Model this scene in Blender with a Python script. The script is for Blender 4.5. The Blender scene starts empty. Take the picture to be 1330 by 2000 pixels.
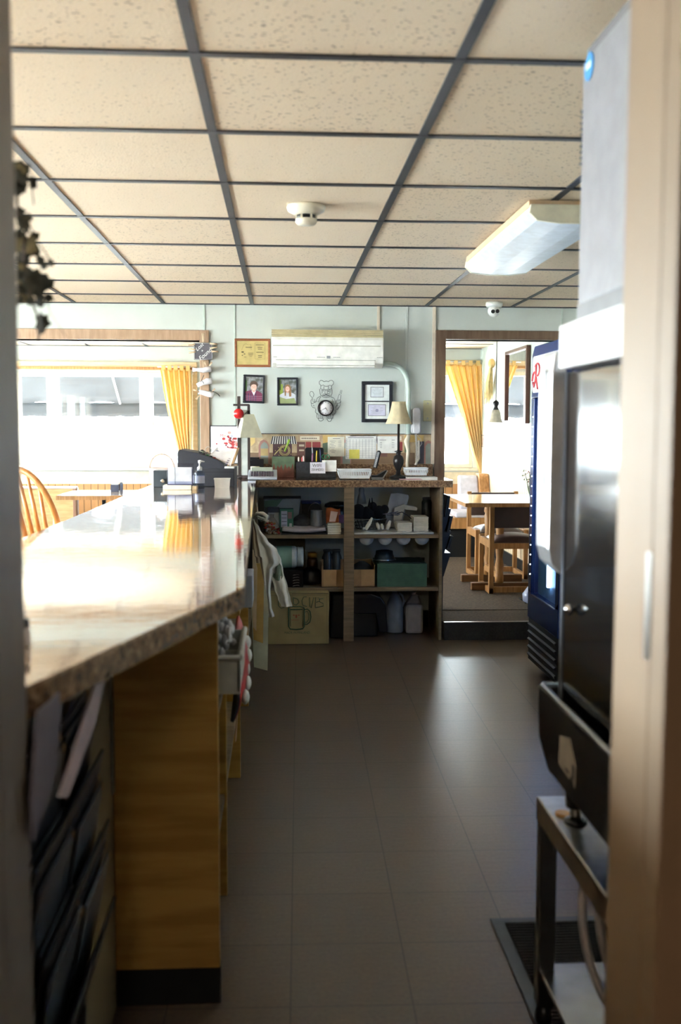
import bpy, bmesh, math, random
from mathutils import Vector, Matrix
random.seed(7)
PI=math.pi
sc=bpy.context.scene
COL=sc.collection
# ------------------------------------------------------------------ camera
F_PX,YAW,PIT,ROL,HC=1991.4,.0593,.0838,.0033,1.432
_f=Vector((math.sin(YAW)*math.cos(PIT),math.cos(YAW)*math.cos(PIT),-math.sin(PIT)))
_r=Vector((math.cos(YAW),-math.sin(YAW),0)); _u=_r.cross(_f)
R_=_r*math.cos(ROL)+_u*math.sin(ROL); U_=_u*math.cos(ROL)-_r*math.sin(ROL)
cam=bpy.data.cameras.new('camera'); camo=bpy.data.objects.new('camera',cam); COL.objects.link(camo)
camo.matrix_world=Matrix(((R_.x,U_.x,-_f.x,0),(R_.y,U_.y,-_f.y,0),(R_.z,U_.z,-_f.z,HC),(0,0,0,1)))
cam.sensor_fit='VERTICAL'; cam.sensor_height=36; cam.lens=F_PX/2000*36; cam.clip_start=.02
cam.dof.use_dof=True; cam.dof.focus_distance=6.9; cam.dof.aperture_fstop=3.2
sc.camera=camo
def at(x,y,X=None,Y=None,Z=None):
    """a real point seen at photo position x,y, found from one known world coordinate"""
    d=_f+R_*((x-665)/F_PX)+U_*((1000-y)/F_PX)
    if X is not None: t=X/d.x
    elif Y is not None: t=Y/d.y
    else: t=(Z-HC)/d.z
    return Vector((d.x*t,d.y*t,d.z*t+HC))
# ------------------------------------------------------------------ light
sc.view_settings.view_transform='Standard'; sc.view_settings.look='None'
sc.view_settings.gamma=1; sc.view_settings.use_curve_mapping=False
sc.view_settings.exposure=2.27
w=bpy.data.worlds.new('sky'); sc.world=w; w.use_nodes=True
bg=w.node_tree.nodes['Background']; bg.inputs[0].default_value=(.97,.985,1,1); bg.inputs[1].default_value=13
def portal(x,y,z,sx,sz,rot):
    l=bpy.data.lights.new('daylight_portal','AREA'); l.shape='RECTANGLE'; l.size=sx; l.size_y=sz
    l.cycles.is_portal=True
    o=bpy.data.objects.new('daylight_portal',l); COL.objects.link(o); o.location=(x,y,z); o.rotation_euler=rot
portal(-1.85,11.2,1.45,2.2,1.3,(-PI/2,0,0)); portal(1.5,11.2,1.45,1.5,1.3,(-PI/2,0,0))
portal(-3.8,9.2,1.5,2.6,1.2,(0,-PI/2,0)) ; portal(-3.8,4.0,1.5,1.2,4.4,(PI/2,0,-PI/2))
def lamp(name,loc,size,sy,e,col,rot=(0,0,0)):
    l=bpy.data.lights.new(name,'AREA'); l.shape='RECTANGLE'; l.size=size; l.size_y=sy; l.energy=e; l.color=col
    o=bpy.data.objects.new(name,l); COL.objects.link(o); o.location=loc; o.rotation_euler=rot; return o
lamp('kitchen_fill_light',(-.2,-1.0,2.2),.25,1.2,4,(1,.86,.7))  # added fill lamp behind the camera, brightens the door frame
# ------------------------------------------------------------------ materials
def lin(c): return tuple(((v/255)/12.92 if v/255<=.04045 else ((v/255+.055)/1.055)**2.4) for v in c)
MC={}
def M(name,c,rough=.6,metal=0,noise=0,nscale=20,bump=0,bscale=60,c2=None,spec=.5,trans=0,emit=0,coat=0,ior=1.5,alpha=1,stretch=None,aniso=None,sheen=0,translucent=0):
    if name in MC: return MC[name]
    m=bpy.data.materials.new(name); m.use_nodes=True; nt=m.node_tree; N=nt.nodes; L=nt.links
    b=N['Principled BSDF']; col=(*lin(c),1)
    b.inputs['Base Color'].default_value=col; b.inputs['Roughness'].default_value=rough; b.inputs['Metallic'].default_value=metal
    b.inputs['IOR'].default_value=ior; b.inputs['Specular IOR Level'].default_value=spec
    b.inputs['Transmission Weight'].default_value=trans; b.inputs['Coat Weight'].default_value=coat; b.inputs['Coat Roughness'].default_value=.05
    b.inputs['Alpha'].default_value=alpha
    if sheen: b.inputs['Sheen Weight'].default_value=sheen
    if emit: b.inputs['Emission Color'].default_value=col; b.inputs['Emission Strength'].default_value=emit
    tc=N.new('ShaderNodeTexCoord'); mp=N.new('ShaderNodeMapping'); L.new(tc.outputs['Object'],mp.inputs[0])
    if stretch: mp.inputs['Scale'].default_value=stretch
    n=N.new('ShaderNodeTexNoise'); n.inputs['Scale'].default_value=nscale; n.inputs['Detail'].default_value=5; L.new(mp.outputs[0],n.inputs['Vector'])
    r=N.new('ShaderNodeMix'); r.data_type='RGBA'
    r.inputs[6].default_value=col
    cc=c2 if c2 else tuple(max(0,v*(1-(noise or .06))) for v in c)
    r.inputs[7].default_value=(*lin(cc),1)
    cr=N.new('ShaderNodeMapRange'); cr.inputs[1].default_value=.38; cr.inputs[2].default_value=.62
    L.new(n.outputs[0],cr.inputs[0]); L.new(cr.outputs[0],r.inputs[0]); L.new(r.outputs[2],b.inputs['Base Color'])
    if bump:
        n2=N.new('ShaderNodeTexNoise'); n2.inputs['Scale'].default_value=bscale; L.new(mp.outputs[0],n2.inputs['Vector'])
        bp=N.new('ShaderNodeBump'); bp.inputs['Strength'].default_value=bump; bp.inputs['Distance'].default_value=.003
        L.new(n2.outputs[0],bp.inputs['Height']); L.new(bp.outputs[0],b.inputs['Normal'])
    if translucent:
        t=N.new('ShaderNodeBsdfTranslucent'); L.new(r.outputs[2],t.inputs[0]); mx=N.new('ShaderNodeMixShader'); mx.inputs[0].default_value=translucent
        L.new(b.outputs[0],mx.inputs[1]); L.new(t.outputs[0],mx.inputs[2]); L.new(mx.outputs[0],N['Material Output'].inputs[0])
    MC[name]=m; return m
def flat(c,rough=.6): return M('paint_%d_%d_%d'%tuple(c),c,rough,noise=.05)
def glassmat(name,tint=(235,242,245),mix=.08,rough=.02):
    if name in MC: return MC[name]
    m=bpy.data.materials.new(name); m.use_nodes=True; N=m.node_tree.nodes; L=m.node_tree.links
    for x in list(N):
        if x.type!='OUTPUT_MATERIAL': N.remove(x)
    t=N.new('ShaderNodeBsdfTransparent'); t.inputs[0].default_value=(*lin(tint),1)
    g=N.new('ShaderNodeBsdfGlossy'); g.inputs['Roughness'].default_value=rough
    fr=N.new('ShaderNodeFresnel'); fr.inputs[0].default_value=1.5
    mx=N.new('ShaderNodeMixShader')
    ge=N.new('ShaderNodeNewGeometry'); iv=N.new('ShaderNodeMath'); iv.operation='SUBTRACT'; iv.inputs[0].default_value=1; L.new(ge.outputs['Backfacing'],iv.inputs[1])
    pm=N.new('ShaderNodeMath'); pm.operation='MULTIPLY'; L.new(fr.outputs[0],pm.inputs[0]); L.new(iv.outputs[0],pm.inputs[1])   # a pane reflects once, at its outer face
    L.new(pm.outputs[0],mx.inputs[0]); L.new(t.outputs[0],mx.inputs[1]); L.new(g.outputs[0],mx.inputs[2])
    L.new(mx.outputs[0],N['Material Output'].inputs[0]); MC[name]=m; return m
def woodmat(name,c,c2,scale=(1,1,12),rough=.45,spec=.4,s=6):
    return M(name,c,rough,c2=c2,nscale=s,stretch=scale,bump=.15,bscale=40,spec=spec)
def floor_mat():
    m=bpy.data.materials.new('vinyl_tile'); m.use_nodes=True; N=m.node_tree.nodes; L=m.node_tree.links; b=N['Principled BSDF']
    tc=N.new('ShaderNodeTexCoord'); mp=N.new('ShaderNodeMapping'); L.new(tc.outputs['Object'],mp.inputs[0])
    # tile grid: 12 inch vinyl, turned by about one degree
    mp.vector_type='POINT'; mp.inputs['Rotation'].default_value=(0,0,.0189)
    fx,fy=-.0221,5.157; c,s=math.cos(.0189),math.sin(.0189)
    mp.inputs['Scale'].default_value=(1/.3048,)*3
    # fx,fy are given in the turned frame
    mp.inputs['Location'].default_value=(-fx/.3048,-fy/.3048,0)
    br=N.new('ShaderNodeTexBrick'); br.offset=0; br.squash=1
    br.inputs['Scale'].default_value=1; br.inputs['Brick Width'].default_value=1; br.inputs['Row Height'].default_value=1
    br.inputs['Mortar Size'].default_value=.006; br.inputs['Mortar Smooth'].default_value=.1; br.inputs['Bias'].default_value=0
    br.inputs['Color1'].default_value=(*lin((90,74,61)),1); br.inputs['Color2'].default_value=(*lin((85,69,57)),1); br.inputs['Mortar'].default_value=(*lin((44,36,30)),1)
    L.new(mp.outputs[0],br.inputs['Vector'])
    n=N.new('ShaderNodeTexNoise'); n.inputs['Scale'].default_value=90; n.inputs['Detail'].default_value=6; L.new(tc.outputs['Object'],n.inputs['Vector'])
    mr=N.new('ShaderNodeMapRange'); mr.inputs[1].default_value=.3; mr.inputs[2].default_value=.7; mr.inputs[3].default_value=.82; mr.inputs[4].default_value=1.15; L.new(n.outputs[0],mr.inputs[0])
    mu=N.new('ShaderNodeMix'); mu.data_type='RGBA'; mu.blend_type='MULTIPLY'; mu.inputs[0].default_value=1
    L.new(br.outputs[0],mu.inputs[6]); L.new(mr.outputs[0],mu.inputs[7]); L.new(mu.outputs[2],b.inputs['Base Color'])
    n3=N.new('ShaderNodeTexNoise'); n3.inputs['Scale'].default_value=3; n3.inputs['Detail'].default_value=4; L.new(tc.outputs['Object'],n3.inputs['Vector'])
    m3=N.new('ShaderNodeMapRange'); m3.inputs[1].default_value=.35; m3.inputs[2].default_value=.65; m3.inputs[3].default_value=.24; m3.inputs[4].default_value=.30; L.new(n3.outputs[0],m3.inputs[0]); b.inputs['Roughness'].default_value=.36
    mp2=N.new('ShaderNodeMapping'); mp2.inputs['Scale'].default_value=(.6,2.5,1); L.new(tc.outputs['Object'],mp2.inputs[0])
    n2=N.new('ShaderNodeTexNoise'); n2.inputs['Scale'].default_value=22; n2.inputs['Detail'].default_value=3; L.new(mp2.outputs[0],n2.inputs['Vector'])
    bp=N.new('ShaderNodeBump'); bp.inputs['Strength'].default_value=.3; bp.inputs['Distance'].default_value=.002
    ad=N.new('ShaderNodeMath'); ad.operation='SUBTRACT'; L.new(n2.outputs[0],ad.inputs[0]); L.new(br.outputs['Fac'],ad.inputs[1])
    L.new(ad.outputs[0],bp.inputs['Height']); L.new(bp.outputs[0],b.inputs['Normal'])
    return m
CX0,CY0=-.7965,2.3977-.6096*1.0077   # a crossing of the ceiling grid
TX,TY=.6096*.9922,.6096*1.0077
def ceil_mat():
    m=bpy.data.materials.new('ceiling_tile'); m.use_nodes=True; N=m.node_tree.nodes; L=m.node_tree.links; b=N['Principled BSDF']
    b.inputs['Roughness'].default_value=.9
    tc=N.new('ShaderNodeTexCoord')
    mp=N.new('ShaderNodeMapping'); L.new(tc.outputs['Object'],mp.inputs[0])
    mp.inputs['Location'].default_value=(-CX0/TX,-CY0/TY,0); mp.inputs['Scale'].default_value=(1/TX,1/TY,1)
    fl=N.new('ShaderNodeVectorMath'); fl.operation='FLOOR'; L.new(mp.outputs[0],fl.inputs[0])
    sx=N.new('ShaderNodeSeparateXYZ'); L.new(fl.outputs[0],sx.inputs[0]); cx=N.new('ShaderNodeCombineXYZ'); L.new(sx.outputs[0],cx.inputs[0]); L.new(sx.outputs[1],cx.inputs[1])
    wn=N.new('ShaderNodeTexWhiteNoise'); L.new(cx.outputs[0],wn.inputs['Vector'])
    # per tile tone
    cr=N.new('ShaderNodeMix'); cr.data_type='RGBA'; cr.inputs[6].default_value=(*lin((236,218,194)),1); cr.inputs[7].default_value=(*lin((230,210,184)),1); L.new(wn.outputs['Value'],cr.inputs[0])
    # pits, the shade inside the holes put into the colour
    st=N.new('ShaderNodeMapping'); st.inputs['Scale'].default_value=(.5,1,1); st.inputs['Rotation'].default_value=(0,0,.6); L.new(tc.outputs['Object'],st.inputs[0])
    ds=N.new('ShaderNodeTexNoise'); ds.inputs['Scale'].default_value=30; L.new(tc.outputs['Object'],ds.inputs['Vector'])
    av=N.new('ShaderNodeVectorMath'); av.operation='MULTIPLY_ADD'; av.inputs[1].default_value=(.02,.02,0); L.new(ds.outputs['Color'],av.inputs[0]); L.new(st.outputs[0],av.inputs[2])
    v=N.new('ShaderNodeTexVoronoi'); v.voronoi_dimensions='2D'; v.inputs['Scale'].default_value=88; L.new(av.outputs[0],v.inputs['Vector'])
    sel=N.new('ShaderNodeSeparateColor'); L.new(v.outputs['Color'],sel.inputs[0])
    # threshold: hole radius by cell and by tile
    thr=N.new('ShaderNodeMapRange'); thr.inputs[1].default_value=.45; thr.inputs[2].default_value=1; thr.inputs[3].default_value=0; thr.inputs[4].default_value=.25; L.new(sel.outputs[0],thr.inputs[0])
    tk=N.new('ShaderNodeMapRange'); tk.inputs[1].default_value=.3; tk.inputs[2].default_value=.6; tk.inputs[3].default_value=.45; tk.inputs[4].default_value=1; L.new(wn.outputs['Value'],tk.inputs[0])
    tm=N.new('ShaderNodeMath'); tm.operation='MULTIPLY'; L.new(thr.outputs[0],tm.inputs[0]); L.new(tk.outputs[0],tm.inputs[1])
    lt=N.new('ShaderNodeMath'); lt.operation='LESS_THAN'; L.new(v.outputs['Distance'],lt.inputs[0]); L.new(tm.outputs[0],lt.inputs[1])
    mx=N.new('ShaderNodeMix'); mx.data_type='RGBA'; L.new(lt.outputs[0],mx.inputs[0]); L.new(cr.outputs[2],mx.inputs[6]); mx.inputs[7].default_value=(*lin((150,128,106)),1)
    L.new(mx.outputs[2],b.inputs['Base Color'])
    n=N.new('ShaderNodeTexNoise'); n.inputs['Scale'].default_value=140; L.new(tc.outputs['Object'],n.inputs['Vector'])
    su=N.new('ShaderNodeMath'); su.operation='SUBTRACT'; L.new(n.outputs[0],su.inputs[0]); L.new(lt.outputs[0],su.inputs[1])
    bp=N.new('ShaderNodeBump'); bp.inputs['Strength'].default_value=.5; bp.inputs['Distance'].default_value=.003; L.new(su.outputs[0],bp.inputs['Height']); L.new(bp.outputs[0],b.inputs['Normal'])
    return m
def speck_mat(name,a,c,d,scale,rough=.12,ior=1.5,bump=0,coat=0):
    m=bpy.data.materials.new(name); m.use_nodes=True; N=m.node_tree.nodes; L=m.node_tree.links; b=N['Principled BSDF']
    tc=N.new('ShaderNodeTexCoord'); n=N.new('ShaderNodeTexNoise'); n.inputs['Scale'].default_value=scale; n.inputs['Detail'].default_value=8; n.inputs['Roughness'].default_value=.75; L.new(tc.outputs['Object'],n.inputs['Vector'])
    cr=N.new('ShaderNodeValToRGB'); e=cr.color_ramp.elements; e[0].position=.36; e[0].color=(*lin(a),1); e[1].position=.64; e[1].color=(*lin(d),1); k=e.new(.5); k.color=(*lin(c),1)
    L.new(n.outputs[0],cr.inputs[0]); L.new(cr.outputs[0],b.inputs['Base Color']); b.inputs['Roughness'].default_value=rough; b.inputs['IOR'].default_value=ior
    b.inputs['Coat Weight'].default_value=coat; b.inputs['Coat Roughness'].default_value=.03; b.inputs['Coat IOR'].default_value=1.6
    if bump:
        mp=N.new('ShaderNodeMapping'); mp.inputs['Scale'].default_value=(.6,2.2,1); L.new(tc.outputs['Object'],mp.inputs[0])
        n2=N.new('ShaderNodeTexNoise'); n2.inputs['Scale'].default_value=16; n2.inputs['Detail'].default_value=2; L.new(mp.outputs[0],n2.inputs['Vector'])
        bp=N.new('ShaderNodeBump'); bp.inputs['Strength'].default_value=bump; bp.inputs['Distance'].default_value=.001; L.new(n2.outputs[0],bp.inputs['Height']); L.new(bp.outputs[0],b.inputs['Normal']); L.new(bp.outputs[0],b.inputs['Coat Normal'])
    return m
def plank_mat(name,c,c2,axis='X',w=.075):
    m=bpy.data.materials.new(name); m.use_nodes=True; N=m.node_tree.nodes; L=m.node_tree.links; b=N['Principled BSDF']; b.inputs['Roughness'].default_value=.4
    tc=N.new('ShaderNodeTexCoord'); s=N.new('ShaderNodeSeparateXYZ'); L.new(tc.outputs['Object'],s.inputs[0])
    k=N.new('ShaderNodeMath'); k.operation='MULTIPLY'; k.inputs[1].default_value=1/w; L.new(s.outputs[axis],k.inputs[0])
    fr=N.new('ShaderNodeMath'); fr.operation='FRACT'; L.new(k.outputs[0],fr.inputs[0])
    lt=N.new('ShaderNodeMath'); lt.operation='LESS_THAN'; lt.inputs[1].default_value=.09; L.new(fr.outputs[0],lt.inputs[0])
    mp=N.new('ShaderNodeMapping'); mp.inputs['Scale'].default_value=(12,12,1); L.new(tc.outputs['Object'],mp.inputs[0])
    n=N.new('ShaderNodeTexNoise'); n.inputs['Scale'].default_value=3; n.inputs['Detail'].default_value=5; L.new(mp.outputs[0],n.inputs['Vector'])
    a=N.new('ShaderNodeMix'); a.data_type='RGBA'; a.inputs[6].default_value=(*lin(c),1); a.inputs[7].default_value=(*lin(c2),1); L.new(n.outputs[0],a.inputs[0])
    d=N.new('ShaderNodeMix'); d.data_type='RGBA'; L.new(lt.outputs[0],d.inputs[0]); L.new(a.outputs[2],d.inputs[6]); d.inputs[7].default_value=(*lin(tuple(v*.55 for v in c2)),1)
    L.new(d.outputs[2],b.inputs['Base Color'])
    bp=N.new('ShaderNodeBump'); bp.invert=True; bp.inputs['Distance'].default_value=.004; L.new(lt.outputs[0],bp.inputs['Height']); L.new(bp.outputs[0],b.inputs['Normal'])
    return m
sage=M('sage_paint',(196,201,194),.55,noise=.03,nscale=3,bump=.15,bscale=300)
tantrim=woodmat('tan_trim',(176,146,120),(160,130,104),(8,8,1))
browntrim=woodmat('brown_trim',(112,90,72),(98,76,60),(8,8,1))
cream=M('cream_paint',(226,216,196),.5)
whiteP=M('white_plastic',(232,232,228),.35)
blackP=M('black_plastic',(26,26,30),.35)
blackM=M('black_metal',(22,21,22),.4,metal=.3)
darkP=M('charcoal_plastic',(48,50,58),.45)
steel=M('brushed_steel',(190,188,184),.28,metal=1,noise=.06,nscale=40,stretch=(1,1,10))
chrome=M('chrome',(220,220,222),.12,metal=1)
paperM=M('white_paper',(236,234,228),.8)
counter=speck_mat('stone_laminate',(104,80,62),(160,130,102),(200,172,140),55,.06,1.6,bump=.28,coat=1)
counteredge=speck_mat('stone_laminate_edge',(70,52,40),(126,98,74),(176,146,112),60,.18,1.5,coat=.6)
oak=woodmat('honey_oak',(178,130,80),(152,106,60),(10,10,1))
oakd=woodmat('golden_plywood',(188,148,76),(162,122,56),(1,1,9),.35,.45,3)
shelfw=woodmat('painted_brown_shelf',(142,122,96),(122,104,80),(1,8,8))
beigep=M('beige_laminate_panel',(120,104,78),.5,noise=.08,nscale=5)
walnut=M('brown_vinyl',(74,56,52),.35,bump=.1,bscale=300)
kick=M('black_rubber_base',(6,7,11),.5)
carpet=M('brown_carpet',(94,78,62),.95,noise=.25,nscale=60,bump=.8,bscale=400)
cardb=M('cardboard',(168,132,92),.8,noise=.08)
# ------------------------------------------------------------------ mesh building
def wloc(o):
    v=Vector((0,0,0))
    while o is not None: v+=o.location; o=o.parent
    return v
class B:
    def __init__(s): s.bm=bmesh.new(); s.mats=[]; s.mi=0
    def mat(s,m):
        if m not in s.mats: s.mats.append(m)
        s.mi=s.mats.index(m); return s
    def _add(s,vs,fs,smooth=False):
        v=[s.bm.verts.new(p) for p in vs]
        for f in fs:
            try: q=s.bm.faces.new([v[i] for i in f]); q.material_index=s.mi; q.smooth=smooth
            except ValueError: pass
        return s
    def box(s,x0,x1,y0,y1,z0,z1,rz=0,rx=0,ry=0,piv=None):
        c=Vector(((x0+x1)/2,(y0+y1)/2,(z0+z1)/2)) if piv is None else Vector(piv)
        Rm=Matrix.Rotation(rz,3,'Z')@Matrix.Rotation(ry,3,'Y')@Matrix.Rotation(rx,3,'X')
        vs=[Vector((x,y,z)) for z in (z0,z1) for y in (y0,y1) for x in (x0,x1)]
        vs=[Rm@(p-c)+c for p in vs]
        return s._add(vs,[(0,2,3,1),(4,5,7,6),(0,1,5,4),(2,6,7,3),(0,4,6,2),(1,3,7,5)])
    def prism(s,pts,h,axis='Y',a0=0):
        """extrude a 2-d outline: axis Y -> pts are (x,z), from y=a0 to a0+h; X -> (y,z); Z -> (x,y)"""
        def P(p,a): return {'Y':(p[0],a,p[1]),'X':(a,p[0],p[1]),'Z':(p[0],p[1],a)}[axis]
        n=len(pts); vs=[P(p,a0) for p in pts]+[P(p,a0+h) for p in pts]
        fs=[tuple(range(n)),tuple(range(2*n-1,n-1,-1))]+[(i,(i+1)%n,n+(i+1)%n,n+i) for i in range(n)]
        return s._add(vs,fs)
    def tube(s,pts,r,n=8,closed=False):
        pts=[Vector(p) for p in pts]; k=len(pts); rings=[]
        rr=r if isinstance(r,(list,tuple)) else [r]*k
        up=None
        for i,p in enumerate(pts):
            if closed: t=pts[(i+1)%k]-pts[i-1]
            else: t=pts[min(i+1,k-1)]-pts[max(i-1,0)]
            if t.length<1e-9: t=Vector((0,0,1))
            t.normalize()
            if up is None: up=Vector((0,0,1)) if abs(t.z)<.9 else Vector((1,0,0))
            a=t.cross(up)
            if a.length<1e-4: up=Vector((1,0,0)) if abs(t.x)<.9 else Vector((0,1,0)); a=t.cross(up)
            a.normalize(); b_=a.cross(t).normalized(); up=b_
            rings.append([s.bm.verts.new(p+a*math.cos(2*PI*j/n)*rr[i]+b_*math.sin(2*PI*j/n)*rr[i]) for j in range(n)])
        for i in range(k if closed else k-1):
            A,Bq=rings[i],rings[(i+1)%k]
            for j in range(n):
                try: f=s.bm.faces.new((A[j],A[(j+1)%n],Bq[(j+1)%n],Bq[j])); f.material_index=s.mi; f.smooth=True
                except ValueError: pass
        if not closed:
            for q in (rings[0],rings[-1]):
                try: f=s.bm.faces.new(q); f.material_index=s.mi
                except ValueError: pass
        return s
    def cyl(s,p0,p1,r0,r1=None,n=20): return s.tube([p0,p1],[r0,r0 if r1 is None else r1],n)
    def lathe(s,prof,c,n=24,axis='Z',sx=1,sy=1,rot0=0,cap=True):
        c=Vector(c); rings=[]
        for r,h in prof:
            ring=[]
            for j in range(n):
                a=2*PI*j/n+rot0; x,y=math.cos(a)*r*sx,math.sin(a)*r*sy
                p={'Z':(x,y,h),'Y':(x,h,y),'X':(h,x,y)}[axis]
                ring.append(s.bm.verts.new(c+Vector(p)))
            rings.append(ring)
        for A,Q in zip(rings,rings[1:]):
            for j in range(n):
                f=s.bm.faces.new((A[j],A[(j+1)%n],Q[(j+1)%n],Q[j])); f.material_index=s.mi; f.smooth=n>8
        if cap:
            for q in (rings[0],rings[-1]):
                f=s.bm.faces.new(q); f.material_index=s.mi
        return s
    def ball(s,c,rx,ry=None,rz=None,n=14):
        ry=ry or rx; rz=rz or rx
        prof=[(max(1e-4,math.sin(PI*i/n)),-math.cos(PI*i/n)*rz) for i in range(n+1)]
        return s.lathe(prof,c,n+4,'Z',rx,ry)
    def grid(s,fn,nu,nv,smooth=True):
        vs=[[s.bm.verts.new(fn(i/nu,j/nv)) for j in range(nv+1)] for i in range(nu+1)]
        for i in range(nu):
            for j in range(nv):
                f=s.bm.faces.new((vs[i][j],vs[i+1][j],vs[i+1][j+1],vs[i][j+1])); f.material_index=s.mi; f.smooth=smooth
        return s
    def build(s,name,parent=None,bevel=0,solid=0,sub=0,local=False):
        bmesh.ops.recalc_face_normals(s.bm,faces=s.bm.faces)
        me=bpy.data.meshes.new(name)
        if parent is not None and not local:
            off=wloc(parent)
            for v in s.bm.verts: v.co-=off
        s.bm.to_mesh(me); s.bm.free()
        for m in s.mats: me.materials.append(m)
        o=bpy.data.objects.new(name,me); COL.objects.link(o)
        if parent is not None: o.parent=parent
        if solid: q=o.modifiers.new('s','SOLIDIFY'); q.thickness=solid; q.offset=0
        if bevel: q=o.modifiers.new('b','BEVEL'); q.width=bevel; q.segments=2; q.limit_method='ANGLE'; q.angle_limit=.6
        if sub: q=o.modifiers.new('u','SUBSURF'); q.levels=sub; q.render_levels=sub
        return o
def N(m): return B().mat(m)
def tag(o,label,cat,group=None):
    o['label']=label; o['category']=cat
    if group: o['group']=group
    return o
def thing(name,loc,label,cat,group=None,rz=0):
    o=bpy.data.objects.new(name,None); COL.objects.link(o); o.location=loc; o.rotation_euler=(0,0,rz); o.empty_display_size=.05
    return tag(o,label,cat,group)
def struct(b,name,bevel=0):
    o=b.build(name,bevel=bevel); o['kind']='structure'; return o
def dup(o,dloc=None,label=None,loc=None,rz=None,parent=None):
    c=o.copy(); COL.objects.link(c)
    if parent: c.parent=parent
    if dloc is not None: c.location=o.location+Vector(dloc)
    if loc is not None: c.location=loc
    if rz is not None: c.rotation_euler=(0,0,rz)
    if label: c['label']=label
    for ch in list(o.children): dup(ch,parent=c)
    return c
def text(s,name,parent,loc,size,mat,rot=(PI/2,0,0),align='CENTER',wscale=1,ext=.0003,shear=0):
    cu=bpy.data.curves.new('t','FONT'); cu.body=s; cu.size=size; cu.align_x=align; cu.align_y='CENTER'; cu.extrude=ext; cu.shear=shear; cu.resolution_u=3
    t=bpy.data.objects.new('t',cu); COL.objects.link(t)
    bpy.context.view_layer.update()
    me=bpy.data.meshes.new_from_object(t.evaluated_get(bpy.context.evaluated_depsgraph_get()))
    bpy.data.objects.remove(t); me.materials.clear(); me.materials.append(mat)
    from mathutils import Euler
    Rm=Euler(rot).to_matrix()
    off=wloc(parent) if parent else Vector((0,0,0))
    for v in me.vertices: v.co.x*=wscale; v.co=Rm@v.co+Vector(loc)-off
    o=bpy.data.objects.new(name,me); COL.objects.link(o)
    if parent: o.parent=parent
    return o
def arc(cx,cz,rx,rz,a0,a1,n=16): return [(cx+rx*math.cos(a0+(a1-a0)*i/n),cz+rz*math.sin(a0+(a1-a0)*i/n)) for i in range(n+1)]
# ------------------------------------------------------------------ structure
WY=7.174; FY=11.04; CZ=2.272; DZ=.122; ZC=1.078; YF=6.698
def wall_y(b,y0,y1,x0,x1,z0,z1,holes):
    xs=sorted({x0,x1,*[h[0] for h in holes],*[h[1] for h in holes]}); zs=sorted({z0,z1,*[h[2] for h in holes],*[h[3] for h in holes]})
    for a,c in zip(xs,xs[1:]):
        for d,e in zip(zs,zs[1:]):
            mx,mz=(a+c)/2,(d+e)/2
            if any(h[0]<mx<h[1] and h[2]<mz<h[3] for h in holes): continue
            b.box(a,c,y0,y1,d,e)
def wall_x(b,x0,x1,y0,y1,z0,z1,holes):
    ys=sorted({y0,y1,*[h[0] for h in holes],*[h[1] for h in holes]}); zs=sorted({z0,z1,*[h[2] for h in holes],*[h[3] for h in holes]})
    for a,c in zip(ys,ys[1:]):
        for d,e in zip(zs,zs[1:]):
            my,mz=(a+c)/2,(d+e)/2
            if any(h[0]<my<h[1] and h[2]<mz<h[3] for h in holes): continue
            b.box(x0,x1,a,c,d,e)
XL,XR=-3.7,2.26
struct(N(floor_mat()).box(XL,XR,-2.2,WY,-.1,0),'floor')
struct(N(carpet).box(XL,XR,WY,FY,-.1,DZ).box(1.10,XR,6.715,WY,0,DZ-.004),'floor.001')
struct(N(steel).box(1.10,XR,6.712,6.735,DZ-.004,DZ+.001),'trim_1')
struct(N(M('dark_grey_riser',(52,50,50),.95,noise=.2,nscale=80,bump=.6,bscale=400)).box(1.10,XR,6.708,6.7145,.001,DZ-.004),'trim_17')
cb=N(ceil_mat()).box(XL,XR,1.32,WY,CZ,CZ+.03)
struct(cb,'ceiling')
struct(B().mat(cb.mats[0]).box(XL,XR,WY+.13,FY,CZ,CZ+.03),'ceiling.001')
struct(N(cream).box(-2.2,2.2,-2.2,1.2,2.45,2.5),'ceiling.002')
gridm=M('charcoal_grid',(50,50,57),.5)
g=N(gridm)
i=-5
while CX0+i*TX<XR:
    x=CX0+i*TX
    if x>XL: g.box(x-.013,x+.013,1.32,WY,CZ-.004,CZ+.001); g.box(x-.013,x+.013,WY+.13,FY,CZ-.004,CZ+.001)
    i+=1
k=-1
while CY0+k*TY<FY:
    y=CY0+k*TY
    if y>1.33 and not (WY-.02<y<WY+.14): g.box(XL,XR,y-.013,y+.013,CZ-.005,CZ+.001)
    k+=1
g.box(XL,XR,WY-.02,WY,CZ-.006,CZ+.001)
struct(g,'trim_2')
# back wall with the wide opening at left and the doorway at right
bw=N(sage); wall_y(bw,WY,WY+.13,XL,XR,0,CZ,[(-3.2,-.554,0,2.021),(1.16,2.17,0,2.042)])
struct(bw,'wall_back')
t=N(tantrim).box(-.554,-.490,WY-.018,WY+.148,0,2.091).box(-3.27,-.554,WY-.018,WY+.148,2.021,2.091).box(-3.27,-3.2,WY-.018,WY+.148,0,2.021)
struct(t,'trim_3',.003)
t=N(browntrim).box(1.087,1.16,WY-.022,WY+.15,DZ,2.105).box(1.16,2.2,WY-.022,WY+.15,2.042,2.105).box(2.17,2.24,WY-.022,WY+.15,DZ,2.105)
struct(t,'trim_4',.003)
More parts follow.
